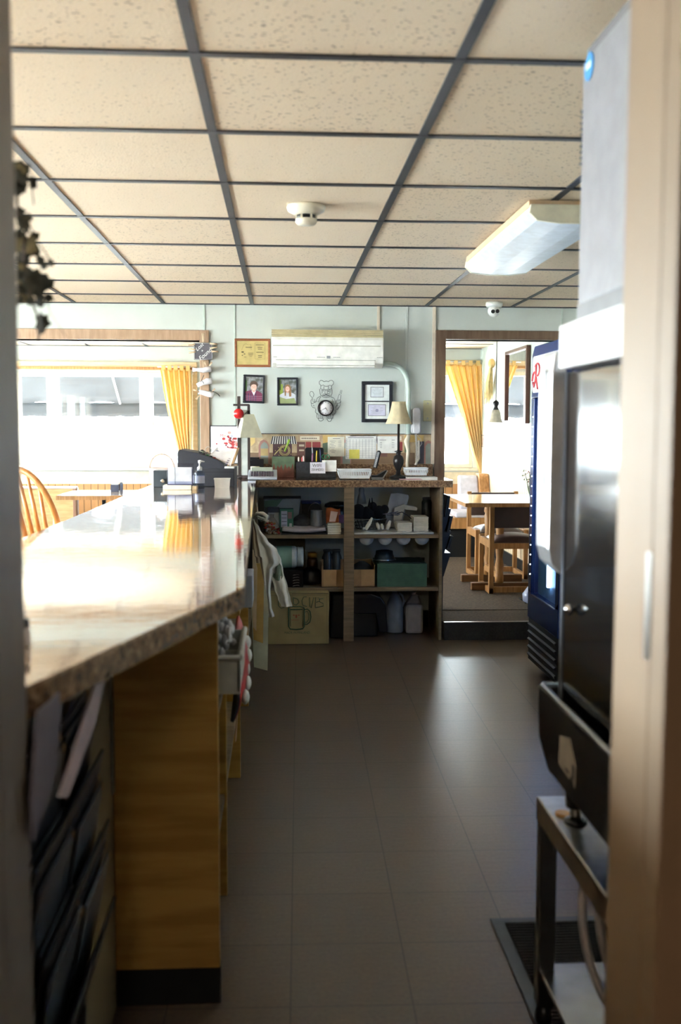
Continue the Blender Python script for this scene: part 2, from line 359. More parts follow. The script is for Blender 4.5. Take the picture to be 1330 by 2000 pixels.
# seam strips on the back wall
def strip(px,w,z0,z1,m,nm,d=.008):
    x=at(px,700,Y=WY).x; struct(N(m).box(x-w/2,x+w/2,WY-d,WY+.001,z0,z1),nm,.001)
seam=M('sage_strip',(196,208,198),.5)
strip(399,.014,2.09,CZ-.006,seam,'trim_5'); strip(458.5,.012,1.38,CZ-.006,seam,'trim_6',.006); strip(794,.016,1.38,CZ-.006,sage,'trim_7',.006)
strip(738.5,.02,2.0,CZ-.006,M('cream_strip',(222,208,188),.5),'trim_8',.012); strip(847,.024,1.17,CZ-.006,M('cream_strip',(222,208,188),.5),'trim_9',.012)
x=at(1097,640,Y=WY).x; struct(N(seam).box(x-.005,x+.005,WY-.006,WY+.001,2.105,CZ-.006),'trim_10')
# far wall of the dining room
wl=(-2.80,-.95,.985,2.0); wr=(.9,2.1,.985,2.03)
fw=N(sage); wall_y(fw,FY,FY+.14,XL,XR,.94,CZ,[wl,wr])
struct(fw,'wall_far')
beadw=plank_mat('bead_board',(190,142,92),(166,116,68),'X')
struct(N(M('cream_panel',(222,206,172),.5)).box(XL,XR,FY-.001,FY+.14,.81,.94),'trim_11')
struct(N(beadw).box(XL,XR,FY-.006,FY+.14,DZ,.81),'wall_far.001')
struct(N(kick).box(XL,2.17,FY-.02,FY-.006,DZ,DZ+.12),'baseboard_far')
# side walls
wx=[(1.75,6.35,.95,2.02),(7.9,10.6,.98,2.0)]
lw=N(sage); wall_x(lw,XL-.14,XL,1.2,FY+.14,-.1,CZ,wx); struct(lw,'wall_left')
struct(N(sage).box(XR,XR+.1,1.2,WY+.13,0,CZ),'wall_right')
beadr=plank_mat('glare_bead_board',(232,214,188),(214,192,160),'Y',.085)  # pale boards: window glare on the panelling put into their colour
rw=N(M('lit_sage',(206,218,210),.45)).box(2.17,XR+.1,WY+.13,FY,1.34,CZ); struct(rw,'wall_right.001')  # lighter copy of the sage, window light put into the paint colour
struct(N(beadr).box(2.166,XR+.1,WY+.13,FY,DZ,1.225),'wall_right.002')
struct(N(M('faded_border',(214,200,184),.6,noise=.3,nscale=14,c2=(150,110,96))).box(2.168,XR,WY+.13,FY,1.225,1.34),'trim_12')
struct(N(browntrim).box(2.16,2.17,WY+.15,FY-.02,1.338,1.346).box(2.16,2.17,WY+.15,FY-.02,1.218,1.226),'trim_13')
struct(N(kick).box(2.15,2.166,WY+.15,FY-.02,DZ,DZ+.12),'baseboard_right')
# kitchen partition with the doorway we look through
kw=M('kitchen_wall_paint',(190,168,140),.5)
pw=N(kw); wall_y(pw,1.2,1.32,XL,XR,0,CZ+.25,[(-.352,.469,0,2.06)]); struct(pw,'wall_front')
jam=M('satin_tan_door_frame',(150,124,97),.5,noise=.05,nscale=4,stretch=(1,1,.3))
jb=N(jam).box(.449,.469,1.2,1.335,0,2.04).box(-.332,.449,1.2,1.335,2.04,2.06).box(.449,.56,1.15,1.2,0,2.14).box(-.332,.449,1.15,1.2,2.04,2.14)
jb.mat(M('grey_brown_door_frame',(132,122,112),.4)).box(-.352,-.332,1.2,1.335,0,2.06).box(-.45,-.332,1.15,1.2,0,2.14)
jo=struct(jb,'door_1',.004)
o=N(steel).box(.4475,.4495,1.2,1.215,1.15,1.28).build('strike_plate',jo)
struct(N(kw).box(-2.3,-2.2,-2.2,1.2,0,2.5),'wall_kitchen_left'); struct(N(kw).box(2.2,2.3,-2.2,1.2,0,2.5),'wall_kitchen_right'); struct(N(kw).box(-2.3,2.3,-2.3,-2.2,0,2.5),'wall_kitchen_back')
# ------------------------------------------------------------------ windows
wf=M('window_frame_cream',(228,218,196),.4)
glass=glassmat('window_glass')
def window(n,x0,x1,z0,z1,y,mulls,t=.045,rails=()):
    b=N(wf).box(x0,x1,y,y+.1,z0,z0+t).box(x0,x1,y,y+.1,z1-t,z1).box(x0,x0+t,y,y+.1,z0+t,z1-t).box(x1-t,x1,y,y+.1,z0+t,z1-t)
    for a,c in mulls: b.box(a,c,y+.01,y+.09,z0+t,z1-t)
    for a,c,z in rails: b.box(a,c,y+.015,y+.085,z-.02,z+.02)
    o=struct(b,'window_%d'%n,.004)
    N(glass).box(x0+t,x1-t,y+.048,y+.052,z0+t,z1-t).build('pane',o)
    N(wf).box(x0-.05,x1+.05,y-.06,y+.01,z0-.03,z0).build('window_sill',o,.003)
    return o
window(1,*wl,FY+.02,[(-2.478,-2.355),(-1.50,-1.36)],rails=[(-2.7,-2.478,1.46),(-1.36,-1.0,1.46)])
window(2,*wr,FY+.02,[(1.55,1.62)])
b=N(wf)
for ya,yb,z0,z1 in wx:
    n=4 if yb-ya>3 else 2
    b.box(XL-.1,XL-.02,ya,yb,z0,z0+.05).box(XL-.1,XL-.02,ya,yb,z1-.05,z1)
    for q in range(n+1):
        y=ya+(yb-ya)*q/n; b.box(XL-.1,XL-.02,y-.035,y+.035,z0,z1)
o=struct(b,'window_3')
for ya,yb,z0,z1 in wx: N(glass).box(XL-.062,XL-.058,ya,yb,z0,z1).build('pane',o)
# window head boards (wood valances)
val=woodmat('pale_wood_valance',(216,196,158),(200,178,138),(1,8,8))
struct(N(val).box(-2.82,-.88,FY-.07,FY-.0,2.05,2.105).mat(oak).box(-2.82,-.88,FY-.09,FY,2.02,2.05),'trim_14',.003)
struct(N(val).box(.8,2.165,FY-.07,FY,2.09,2.145).mat(oak).box(.8,2.165,FY-.085,FY,2.06,2.09),'trim_15',.003)
struct(N(val).box(-.93,-.88,FY-.03,FY,.94,2.02),'trim_16',.003)
# ------------------------------------------------------------------ outside
struct(N(M('pale_gravel',(232,228,220),.9,noise=.05)).box(-30,30,FY+.14,40,-.6,-.5).box(-30,XL-.14,-6,FY+.14,-.6,-.5),'ground')
def awning(x0,x1,label):
    aw=thing('awning',(x0,FY+.15,2.25),label,'awning')
    cl=M('grey_awning_canvas',(44,46,50),.9,noise=.14,nscale=5,translucent=.06)
    N(cl).grid(lambda u,v:Vector((x0+(x1-x0)*u,FY+.16+.95*v,2.3-.60*v+.012*math.sin(u*26+v*2)*v)),60,8).build('canvas',aw,solid=.004)
    N(cl).grid(lambda u,v:Vector((x0+(x1-x0)*u,FY+1.11+.006*math.sin(u*50),1.70-.155*v-.012*abs(math.sin(u*40))*v)),80,3).build('valance',aw,solid=.004)
    for q in range(2):
        x=x0+(x1-x0)*(.02+.53*q); N(M('awning_frame',(222,222,222),.4,metal=.2)).tube([(x,FY+.16,2.22),(x,FY+1.1,1.69)],.012).build('strut',aw)
awning(-3.3,-.7,'grey canvas awning outside the wide window on the left')
awning(.6,2.6,'grey canvas awning outside the window behind the doorway')
# ------------------------------------------------------------------ bar counter
yk=1.338
top=[(-.36,yk),(-.083,2.225),(-.078,2.27),(-.083,2.31),(-.158,YF),(1.135,YF),(1.145,YF+.01),(1.145,WY-.001),(-.49,WY-.001),(-.49,WY-.02),(-.765,WY-.02),(-.80,4.0),(-.84,yk)]
ct=thing('countertop',(-.4,4,ZC-.047),'long glossy brown stone-pattern laminate counter running along the aisle to the back wall','counter')
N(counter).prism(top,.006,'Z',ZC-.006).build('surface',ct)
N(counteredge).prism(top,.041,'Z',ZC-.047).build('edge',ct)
x=at(845,900,Y=WY).x
tag(N(counteredge).box(-.485,x,WY-.022,WY-.001,ZC,1.168).build('backsplash',bevel=.002),'low stone-pattern laminate strip along the wall behind the back counter','backsplash')
# cabinet under the bar
base=thing('bar_cabinet',(-.4,4,0),'golden plywood cabinet under the long bar, end panel facing the kitchen','cabinet')
N(oakd).box(-.405,-.151,2.435,2.458,.095,ZC-.047).build('end_panel',base,.002)
N(kick).box(-.405,-.149,2.44,2.47,.001,.095).build('toe_kick',base)
N(beigep).box(-.425,-.405,yk,2.458,0.001,ZC-.047).build('side_panel',base)
N(M('aluminium_edge',(150,156,160),.35,metal=.8)).box(-.412,-.400,2.405,2.432,.55,.99).build('corner_strip',base)
N(beigep).box(-.64,-.62,2.458,7.1,.001,ZC-.047).build('back_panel',base)
for y in (3.023,4.071,5.14):
    N(oakd).box(-.62,-.163,y,y+.02,.001,ZC-.047).build('divider',base,.002)
N(shelfw).box(-.62,-.17,2.458,6.2,.30,.32).build('shelf',base); N(shelfw).box(-.62,-.17,2.458,6.2,.64,.66).build('shelf',base)
N(oakd).box(-.66,-.64,yk,7.1,.001,ZC-.047).build('customer_side',base)
N(beigep).box(-.62,-.16,6.18,6.2,.001,ZC-.047).build('divider',base)
# back counter shelving
sh=thing('shelf_unit',(.45,6.95,0),'open brown painted shelving under the back counter','shelf')
for nm,a,c in (('side_panel',-.175,-.150),('side_panel',1.060,1.080)):
    N(shelfw).box(a,c,YF+.012,WY-.002,.001,ZC-.048).build(nm,sh,.002)
N(shelfw).box(.421,.489,YF+.004,YF+.03,.001,ZC-.048).build('post',sh,.002)
for z in (.711,.354):
    N(shelfw).box(-.150,1.060,YF+.032,WY-.002,z-.022,z+.004).build('shelf',sh,.002)
# ------------------------------------------------------------------ ceiling fittings
p=at(598,402,Z=CZ); sd=thing('smoke_detector',(p.x,p.y,CZ),'round cream smoke detector on the ceiling','smoke detector')
N(M('cream_plastic',(236,230,212),.4)).lathe([(.072,0),(.075,-.006),(.07,-.02),(.05,-.032),(.042,-.036)],(p.x,p.y,CZ),28).build('base',sd)
N(blackP).lathe([(.036,-.036),(.036,-.05)],(p.x,p.y,CZ),24).build('sensor_gap',sd)
b=N(M('cream_plastic',(236,230,212),.4)).lathe([(.041,-.05),(.041,-.062),(.034,-.071),(.012,-.073)],(p.x,p.y,CZ),24)
for a in range(6): b.box(p.x+.037*math.cos(a*1.047)-.004,p.x+.037*math.cos(a*1.047)+.004,p.y+.037*math.sin(a*1.047)-.003,p.y+.037*math.sin(a*1.047)+.003,CZ-.052,CZ-.034)
b.build('cap',sd)
lf=thing('ceiling_light',(1.06,4.5,CZ),'long white fluorescent wrap light fixture on the ceiling','ceiling light')
lx0,lx1,ly0,ly1=.92,1.25,3.78,5.1
N(M('tan_fixture_base',(216,186,150),.5)).box(lx0+.0,lx1-.0,ly0+.02,ly1-.02,CZ-.03,CZ-.005).build('housing',lf)
prof=[(lx0+.005,CZ-.02),(lx0,CZ-.05),(lx0+.03,CZ-.078),(lx0+.12,CZ-.088),(lx1-.12,CZ-.088),(lx1-.03,CZ-.078),(lx1,CZ-.05),(lx1-.005,CZ-.02)]
N(M('frosted_acrylic',(206,220,236),.35,emit=.02)).prism(prof,ly1-ly0-.03,'Y',ly0+.015).build('lens',lf)
ec=M('aged_white_plastic',(228,226,206),.4)
for y in (ly0,ly1-.015):
    pr=[(a+(.004 if a>1.08 else -.004),c-.003) for a,c in prof]
    N(ec).prism(pr,.016,'Y',y).build('end_cap',lf,.003)
p=at(965,600,Z=CZ); p.y=6.93; p.x=at(965,604,Y=6.93).x
sc_=thing('security_camera',(p.x,p.y,CZ),'white turret security camera on the ceiling by the back wall','security camera')
N(whiteP).lathe([(.056,0),(.058,-.02),(.048,-.036)],(p.x,p.y,CZ),24).build('base',sc_)
q=Vector((p.x-.004,p.y-.012,CZ-.058)); N(whiteP).ball(q,.042).build('eyeball',sc_)
b=N(blackP); b.lathe([(.013,-.043),(.013,-.036)],q+Vector((-.014,0,-.008)),14,'Y'); b.lathe([(.013,-.043),(.013,-.036)],q+Vector((.016,0,-.006)),14,'Y'); b.build('lens',sc_)
# ------------------------------------------------------------------ back wall things
AY=6.99
a=at(530,641,Y=AY); c=at(749,719,Y=AY); x0,x1,z1,z0=a.x,c.x,a.z,c.z
ac=thing('air_conditioner',((x0+x1)/2,WY,z0),'long white wall-mounted air conditioner','air conditioner')
acw=M('warm_white_plastic',(244,242,234),.3)
N(acw).prism([(WY-.002,z0+.03),(AY+.07,z0),(AY+.01,z0+.03),(AY,z0+.07),(AY,z1-.075),(AY+.012,z1-.055),(AY+.04,z1-.05),(WY-.002,z1-.05)],x1-x0,'X',x0).build('casing',ac,.006)
yl=M('yellowed_plastic',(214,200,158),.4)
b=N(yl).box(x0+.003,x1-.003,AY+.03,WY-.002,z1-.052,z1-.004)
for q in range(4): b.box(x0,x1,AY+.002+.006*q,AY+.05,z1-.056+q*.015,z1-.050+q*.015)
b.build('top_grille',ac,.002)
b=N(M('panel_line_shadow',(186,184,168),.6)).box(x0+.01,x1-.02,AY-.001,AY+.003,z1-.118,z1-.112); b.build('panel_line',ac)
b=N(acw).box(x0+.035,x1-.06,AY-.004,AY+.02,z0+.018,z0+.05).box(x0+.035,x1-.06,AY-.002,AY+.02,z0+.004,z0+.015); b.build('louver',ac,.002)
N(flat((150,150,140))).box(x0+.03,x1-.055,AY-.001,AY+.004,z0+.05,z0+.053).build('seam',ac)
N(M('grey_display',(150,152,154),.3)).box(x0+.375,x0+.4,AY-.003,AY,z0+.062,z0+.08).build('indicator',ac)
gr=flat((150,152,150))
b=N(gr)
for dx,w_ in ((.015,.025),(.31,.05),(.42,.045),(x1-x0-.045,.035)):
    for k in range(int(w_/.007)): b.box(x0+dx+k*.008,x0+dx+k*.008+.005,AY-.001,AY+.001,z0+.068,z0+.073)
b.build('lettering',ac)
py=WY-.035
pts=[at(745,710,Y=py)]+[at(x,y,Y=py) for x,y in ((758,710),(772,713),(783,719),(791,729),(796,742),(797.5,760),(797.5,800),(798,848))]
tag(N(M('painted_pipe',(190,204,194),.45)).tube(pts,.017,12).build('drain_pipe'),'sage painted pipe curving down from the air conditioner','pipe')
# wires down the backsplash beside the pipe
pts=[at(798,850,Y=WY-.03),at(794,862,Y=WY-.04),at(797,880,Y=WY-.035),at(795,905,Y=WY-.03),at(796,925,Y=WY-.03)]
tag(N(M('cream_wrap',(226,214,192),.7)).tube(pts,[.013,.02,.012,.011,.01],8).build('wrapped_cable'),'cream wrapped cable bundle below the sage pipe','cable')
def frame(name,x0,y0,x1,y1,w,d,m,label,cat,tilt=0,group=None):
    a=at(x0,y0,Y=WY-d); c=at(x1,y1,Y=WY-d); cx=(a.x+c.x)/2; cz=(a.z+c.z)/2
    t=thing(name,(cx,WY-d/2,cz),label,cat,group)
    hx,hz=(c.x-a.x)/2,(a.z-c.z)/2
    b=N(m).box(-hx,hx,-d/2,d/2-.001,hz-w,hz).box(-hx,hx,-d/2,d/2-.001,-hz,-hz+w).box(-hx,-hx+w,-d/2,d/2-.001,-hz+w,hz-w).box(hx-w,hx,-d/2,d/2-.001,-hz+w,hz-w)
    b.build('frame',t,.003,local=True); t.rotation_euler=(0,tilt,0)
    return t,hx,hz
# award plaque
t,hx,hz=frame('award_plaque',458,661,528,717,.016,.02,woodmat('cherry_wood',(150,92,58),(128,74,44),(1,8,8)),'wooden award plaque with a gold plate beside the air conditioner','plaque')
hx-=.014; hz-=.014
N(M('gold_plate',(206,188,128),.35,metal=.35)).box(-hx,hx,-.006,.004,-hz,hz).build('gold_plate',t,local=True)
b=N(flat((70,60,40))); Y0=-.0075
def bar(b,x,z,w,h=.0022): b.box(x-w/2,x+w/2,Y0,-.005,z-h/2,z+h/2)
for z,w_ in ((.055,.058),(.038,.034),(.026,.03),(.004,.052),(-.018,.028),(-.03,.026)): bar(b,.052,z,w_,.0035)
for z in (.068,-.042): bar(b,.052,z,.07,.001)
for xx in (.017,.087): b.box(xx-.0005,xx+.0005,Y0,-.005,-.042,.068)
for z,w_ in ((-.002,.035),(-.008,.035),(-.016,.03),(-.024,.018)): bar(b,-.012,z,w_,.002)
bar(b,-.025,.038,.045,.004); bar(b,-.068,.005,.016,.008); bar(b,-.055,-.008,.01,.005); bar(b,-.07,-.018,.008,.005); bar(b,-.05,-.03,.016,.002)
b.tube([(-.075,-.006,.018),(-.06,-.006,.055),(-.045,-.006,.062),(-.03,-.006,.055),(-.012,-.006,.06),(-.008,-.006,.02)],.0006,4)
b.build('engraving',t,local=True)
# two portraits
def ell(b,cx,cz,rx,rz,y,h=.0006,n=20): b.prism([(cx+rx*math.cos(2*PI*i/n),cz+rz*math.sin(2*PI*i/n)) for i in range(n)],h,'Y',y)
def portrait(x0,y0,x1,y1,tilt,boy,label):
    t,hx,hz=frame('picture_frame',x0,y0,x1,y1,.014,.02,M('black_frame',(34,36,44),.4),label,'picture',tilt,'small black portrait frames')
    ix,iz=hx-.013,hz-.013; b=B(); y=-.002
    b.mat(M('photo_backdrop',(150,152,158),.5,noise=.5,nscale=40,c2=(86,90,80))).box(-ix,ix,y,y+.008,-iz,iz)
    L=lambda k:y-.0006*k
    if boy:
        b.mat(flat((74,104,60))).box(-ix,-ix+.014,L(1),y,-.02,iz*.7)
        b.mat(flat((120,50,80))); b.prism([(-ix,-iz),(ix,-iz),(ix,-.03),(.03,-.012),(-.02,-.008),(-ix,-.02)],.0006,'Y',L(2))
        b.mat(flat((58,44,80)))
        for k in range(5): b.box(-ix+.006+k*.017,-ix+.011+k*.017,L(3),L(2),-iz,-.03)
        b.mat(flat((190,160,180)))
        for k in range(3): b.box(-ix,ix,L(3.2),L(3),-iz+.008+k*.013,-iz+.0095+k*.013)
        b.mat(flat((236,236,240))); b.prism([(-.016,-.012),(.016,-.012),(.002,-.046)],.0006,'Y',L(4))
        b.mat(flat((228,180,160))); b.box(-.009,.009,L(4.6),L(4),-.022,-.008)
        b.mat(flat((88,66,54))); ell(b,0,.030,.027,.026,L(5))
        b.mat(flat((236,190,170))); ell(b,0,.012,.02,.027,L(6))
        b.mat(flat((88,66,54))); b.prism([(-.022,.018),(-.02,.04),(0,.05),(.02,.042),(.023,.016),(.015,.03),(0,.033),(-.014,.029)],.0006,'Y',L(7))
        b.mat(flat((60,40,36))); ell(b,-.007,.016,.0022,.0014,L(8)); ell(b,.007,.016,.0022,.0014,L(8))
        b.mat(flat((250,240,236))); ell(b,0,-.001,.007,.0024,L(8))
        b.mat(flat((204,150,132))); ell(b,0,.008,.0022,.003,L(7.6))
    else:
        b.mat(flat((150,170,70))).box(-ix,-ix+.028,L(1),y,-.03,iz*.6)
        b.mat(flat((84,100,56))).box(-ix,-ix+.014,L(1.5),y,.01,iz)
        b.mat(flat((206,208,214))); b.prism([(-ix+.002,-iz),(ix-.004,-iz),(ix-.006,-.02),(.02,-.004),(-.02,-.004),(-ix+.004,-.024)],.0006,'Y',L(2))
        b.mat(flat((150,160,110))); b.prism([(-ix,-iz),(ix,-iz),(ix*.8,-.045),(-.01,-.052),(-ix,-.036)],.0006,'Y',L(3))
        b.mat(flat((150,112,76))); b.prism([(-.02,-.03),(-.022,.02),(-.014,.044),(.004,.05),(.02,.04),(.026,.01),(.026,-.034),(.012,-.036),(.008,0),(-.01,0),(-.012,-.03)],.0006,'Y',L(4))
        b.mat(flat((232,184,164))); ell(b,0,.016,.0145,.02,L(5)); b.box(-.006,.006,L(5),L(4),-.012,.002)
        b.mat(flat((60,40,36))); ell(b,-.005,.019,.0018,.0012,L(6)); ell(b,.005,.019,.0018,.0012,L(6))
        b.mat(flat((250,240,236))); ell(b,0,.007,.0055,.002,L(6))
        b.mat(flat((200,146,128))); ell(b,0,.013,.0018,.0025,L(5.6))
    b.build('portrait_photo',t,local=True)
portrait(474.5,732,516.5,787.5,.03,True,'black framed portrait of a smiling person in a plaid shirt')
portrait(541,737,582,792,-.005,False,'black framed portrait of a smiling person with long fair hair')
# certificates
t,hx,hz=frame('certificate_frame',706.5,744.5,766.5,825,.024,.028,M('black_frame',(34,36,44),.4),'black double frame holding two certificates, one above the other','picture')
N(M('mat_board',(226,230,228),.7)).box(-hx+.02,hx-.02,-.004,.006,-hz+.02,hz-.02).build('mat_board',t,local=True)
def cert(zc,w_,h_,shade,parent):
    b=N(flat((70,78,84))).box(-w_,w_,-.0052,-.004,zc-h_,zc+h_); b.mat(shade).box(-w_+.003,w_-.003,-.006,-.0052,zc-h_+.003,zc+h_-.003)
    b.mat(flat((120,124,140)))
    for k in range(6):
        ww=w_*(.35 if k==0 else .7-.1*(k%3)); b.box(-ww,ww,-.0068,-.006,zc+h_*.66-k*h_*.24,zc+h_*.66-k*h_*.24+.0013)
    b.build('certificate',parent,local=True)
cert(.068,.046,.036,M('certificate_paper',(216,222,226),.7),t); cert(-.058,.062,.040,M('lilac_certificate',(208,206,226),.7),t)
b=N(flat((150,148,180))); ell(b,0,-.06,.011,.011,-.0074,.0008); b.build('seal',t,local=True)
N(M('black_frame',(34,36,44),.4)).box(-hx+.02,hx-.02,-.010,-.004,.0,.007).build('crossbar',t,local=True)
# chef clock: wire figure
c=at(636,797,Y=WY-.03); S=(at(646,797,Y=WY).x-at(636,797,Y=WY).x)/10   # metres per photo pixel here
ck=thing('wall_clock',(c.x,WY-.02,c.z),'black wire wall clock shaped as a chef with a white dial','clock')
def cp(x,y,dy=-.012):   # crop position (595,730; 14.78 per px) to metres
    return Vector((((x-610)/14.78)*S,dy,(-(y-965)/14.78)*S))
wire=M('black_wire',(26,26,28),.5)
def poly(b,pts,closed=False,r=.0016,dy=-.012): b.tube([cp(x,y,dy) for x,y in pts],r,5,closed)
b=N(wire)
poly(b,[(480,325),(430,280),(425,215),(470,172),(520,185),(555,215),(630,195),(690,215),(730,180),(790,172),(835,215),(830,280),(780,325),(715,315),(690,335),(625,345),(570,335),(535,300),(510,325)],True)
poly(b,[(470,330),(460,420),(435,430),(450,560),(490,620)]); poly(b,[(775,325),(780,420),(795,450),(790,560),(760,625)])
poly(b,[(560,350),(555,430),(600,445),(670,440),(690,400),(685,345)])
poly(b,[(470,420),(555,440)]); poly(b,[(690,435),(780,415)])
poly(b,[(490,470),(520,455),(560,475),(490,490)],True); poly(b,[(670,480),(720,450),(770,460)]); poly(b,[(670,490),(760,490)])
poly(b,[(595,450),(590,540),(625,580),(655,545),(650,450)])
poly(b,[(620,580),(560,560),(500,600),(560,605),(620,585),(680,605),(750,590),(690,555),(625,580)])
poly(b,[(500,620),(560,610),(620,625),(690,610),(740,620)]); poly(b,[(510,640),(620,670),(740,635)])
poly(b,[(480,540),(530,525)]); poly(b,[(690,540),(760,525)])
poly(b,[(470,620),(370,680),(335,760),(400,790),(430,700),(480,640)]); poly(b,[(760,640),(850,680),(890,770),(880,860)]); poly(b,[(790,700),(830,800)])
poly(b,[(235,680),(165,610),(150,540),(185,490),(240,500),(275,570),(260,630)],True)
poly(b,[(225,680),(215,720),(185,750),(190,820),(230,835),(290,810),(295,720),(240,705),(240,770),(280,780)])
poly(b,[(200,830),(205,900),(240,950),(320,970)]); poly(b,[(290,810),(350,770)]); poly(b,[(250,870),(270,915),(295,900)])
poly(b,[(1045,450),(1020,540),(1055,560),(1080,450)],True); poly(b,[(990,560),(1070,580),(985,585)],True); poly(b,[(985,590),(955,720)]); poly(b,[(1050,590),(1030,730)])
poly(b,[(925,740),(915,800),(950,840),(1010,820),(1050,760),(1020,735),(950,735)],True); poly(b,[(1045,780),(1020,900),(950,1000),(890,990)]); poly(b,[(920,830),(960,900),(900,900)]); poly(b,[(940,860),(890,960)])
poly(b,[(325,990),(315,1080),(350,1120),(400,1140)]); poly(b,[(880,1020),(900,1090),(860,1130)])
for x0_,x1_ in ((360,540),(650,830)):
    poly(b,[(x0_,1130),(x0_,1230),(x0_+20,1260),(x1_-10,1260),(x1_,1150)])
    for q in (.3,.55,.8): poly(b,[(x0_+(x1_-x0_)*q,1150),(x0_+(x1_-x0_)*q,1260)])
poly(b,[(400,1265),(410,1310),(450,1340),(500,1335),(540,1300),(545,1262)]); poly(b,[(640,1265),(670,1320),(700,1355),(750,1345),(785,1290),(780,1262)])
b.build('wire_chef',ck,local=True)
r0=15.4*S
N(M('dark_bronze',(38,28,26),.35,metal=.4)).lathe([(r0*.8,.012),(r0,.012),(r0*1.02,-.004),(r0*.97,-.018),(r0*.88,-.02),(r0*.85,-.01)],cp(610,965,0),36,'Y',cap=False).build('rim',ck,local=True)
b=N(M('dial',(244,240,240),.5)); b.lathe([(.0005,-.009),(r0*.87,-.009),(r0*.87,0)],cp(610,965,0),36,'Y')
b.mat(flat((110,100,100)))
for k in range(12):
    a=k*PI/6; x_,z_=r0*.72*math.sin(a),r0*.72*math.cos(a); b.box(x_-.0022,x_+.0022,-.0102,-.009,z_-.003,z_+.003)
b.build('dial',ck,local=True)
def hand(a,l,w_):
    N(wire).prism([(l*math.sin(a),l*math.cos(a)),(w_*math.cos(a),-w_*math.sin(a)),(-l*.18*math.sin(a),-l*.18*math.cos(a)),(-w_*math.cos(a),w_*math.sin(a))],.001,'Y',-.0125).build('clock_hand',ck,local=True)
hand(math.radians(144),r0*.55,.0022); hand(math.radians(242),r0*.72,.002)
# lost and found board
bx=at(413,705,Y=WY-.03)
lb=thing('sign_board',(at(398,700,Y=WY-.05).x,WY-.04,at(398,686,Y=WY-.05).z),'grey slate sign reading Lost + Found with clothespins, hung on the trim','sign')
x0,x1=at(378.5,700,Y=WY-.05).x,at(415.5,700,Y=WY-.05).x; z1,z0=at(398,669,Y=WY-.05).z,at(398,703,Y=WY-.05).z
N(M('slate_grey',(92,88,94),.7)).box(x0,x1,WY-.05,WY-.042,z0,z1).build('board',lb,.004)
b=N(M('chalk_white',(240,238,236),.7)); 
for a,c in (((x0+.004,z0+.004),(x1-.004,z0+.004)),((x1-.004,z0+.004),(x1-.004,z1-.004)),((x1-.004,z1-.004),(x0+.004,z1-.004)),((x0+.004,z1-.004),(x0+.004,z0+.004))): b.tube([(a[0],WY-.051,a[1]),(c[0],WY-.051,c[1])],.0012,5)
b.build('chalk_border',lb)
mx,mz=(x0+x1)/2,(z0+z1)/2
cw=M('chalk_white',(240,238,236),.7)
text('Lost','lettering',lb,(mx-.026,WY-.0515,mz+.028),.036,cw,(PI/2,-.75,0),shear=.3); text('+','lettering',lb,(mx-.006,WY-.0515,mz+.002),.03,cw,(PI/2,-.4,0)); text('Found','lettering',lb,(mx+.012,WY-.0515,mz-.022),.042,cw,(PI/2,-.72,0),shear=.3)
pin=M('pine_clothespin',(222,194,160),.6)
def clothespin(b,p,q,w_=.007):
    p,q=Vector(p),Vector(q); d=(q-p); n_=Vector((-d.z,0,d.x)).normalized()*w_*.5
    for s_ in (-1,1): b.tube([p+n_*s_*.4,q+n_*s_*1.0],w_*.42,5)
for (ax,ay,cx_,cy_) in ((368,673.5,381,672.5),(368,681,382,683),(369,689,382,687),(409.5,671,424,672),(410.5,680.5,424,678),(413,686.5,426.5,686.5)):
    b=N(pin); clothespin(b,at(cx_,cy_,Y=WY-.055),at(ax,ay,Y=WY-.055)); b.build('clothespin',lb)
b=N(pin); clothespin(b,at(397,668,Y=WY-.05),at(397,651,Y=WY-.05),.012); b.build('clothespin',lb)
b=N(pin); b.tube([at(397,704,Y=WY-.045),at(397,718,Y=WY-.05)],.003,6); b.build('hanging_cord',lb)
# rolled papers pinned below, glasses inside
wp=M('bright_paper',(244,242,246),.7)
def roll(pts,r,pins,label,extra=None):
    c=at(*pts[0],Y=WY-.06); t=thing('rolled_paper',(c.x,WY-.05,c.z),label,'paper roll','rolled papers pinned under the lost and found sign')
    P=[at(x,y,Y=WY-.06) for x,y in pts]
    N(wp).tube(P,r,12).build('sheet',t)
    for a in pins:
        b=N(pin); clothespin(b,at(a[0],a[1],Y=WY-.075),at(a[2],a[3],Y=WY-.075)); b.build('clothespin',t)
    if extra: extra(t)
roll([(376,722),(384,722),(396,723),(412,720.5)],[.016,.011,.018,.021],[(404,716,399,707),(409,715,413.5,707),(379,728,376,731)],'topmost white paper roll pinned below the grey sign')
def e2(t): N(wire).tube([at(398,733,Y=WY-.07),at(394,742,Y=WY-.085),at(391,747,Y=WY-.085),at(395,744,Y=WY-.085),at(398,749,Y=WY-.08)],.0022,6).build('glasses',t)
roll([(385,753),(396,748),(404,745),(414,744)],[.014,.016,.022,.02],[],'middle white paper roll below the grey sign, black glasses poking out',e2)
def e3(t): N(wire).tube([at(408,762,Y=WY-.07),at(420,766,Y=WY-.08),at(426,770,Y=WY-.08),at(429.5,774,Y=WY-.08)],[.002,.0022,.003,.004],6).build('glasses_temple',t)
roll([(388,765),(397,767),(408,770),(417,772)],[.014,.017,.02,.02],[(389,766,378,761),(390,771,383,780),(414,765,420,759)],'lowest white paper roll below the grey sign, pinned at both ends',e3)
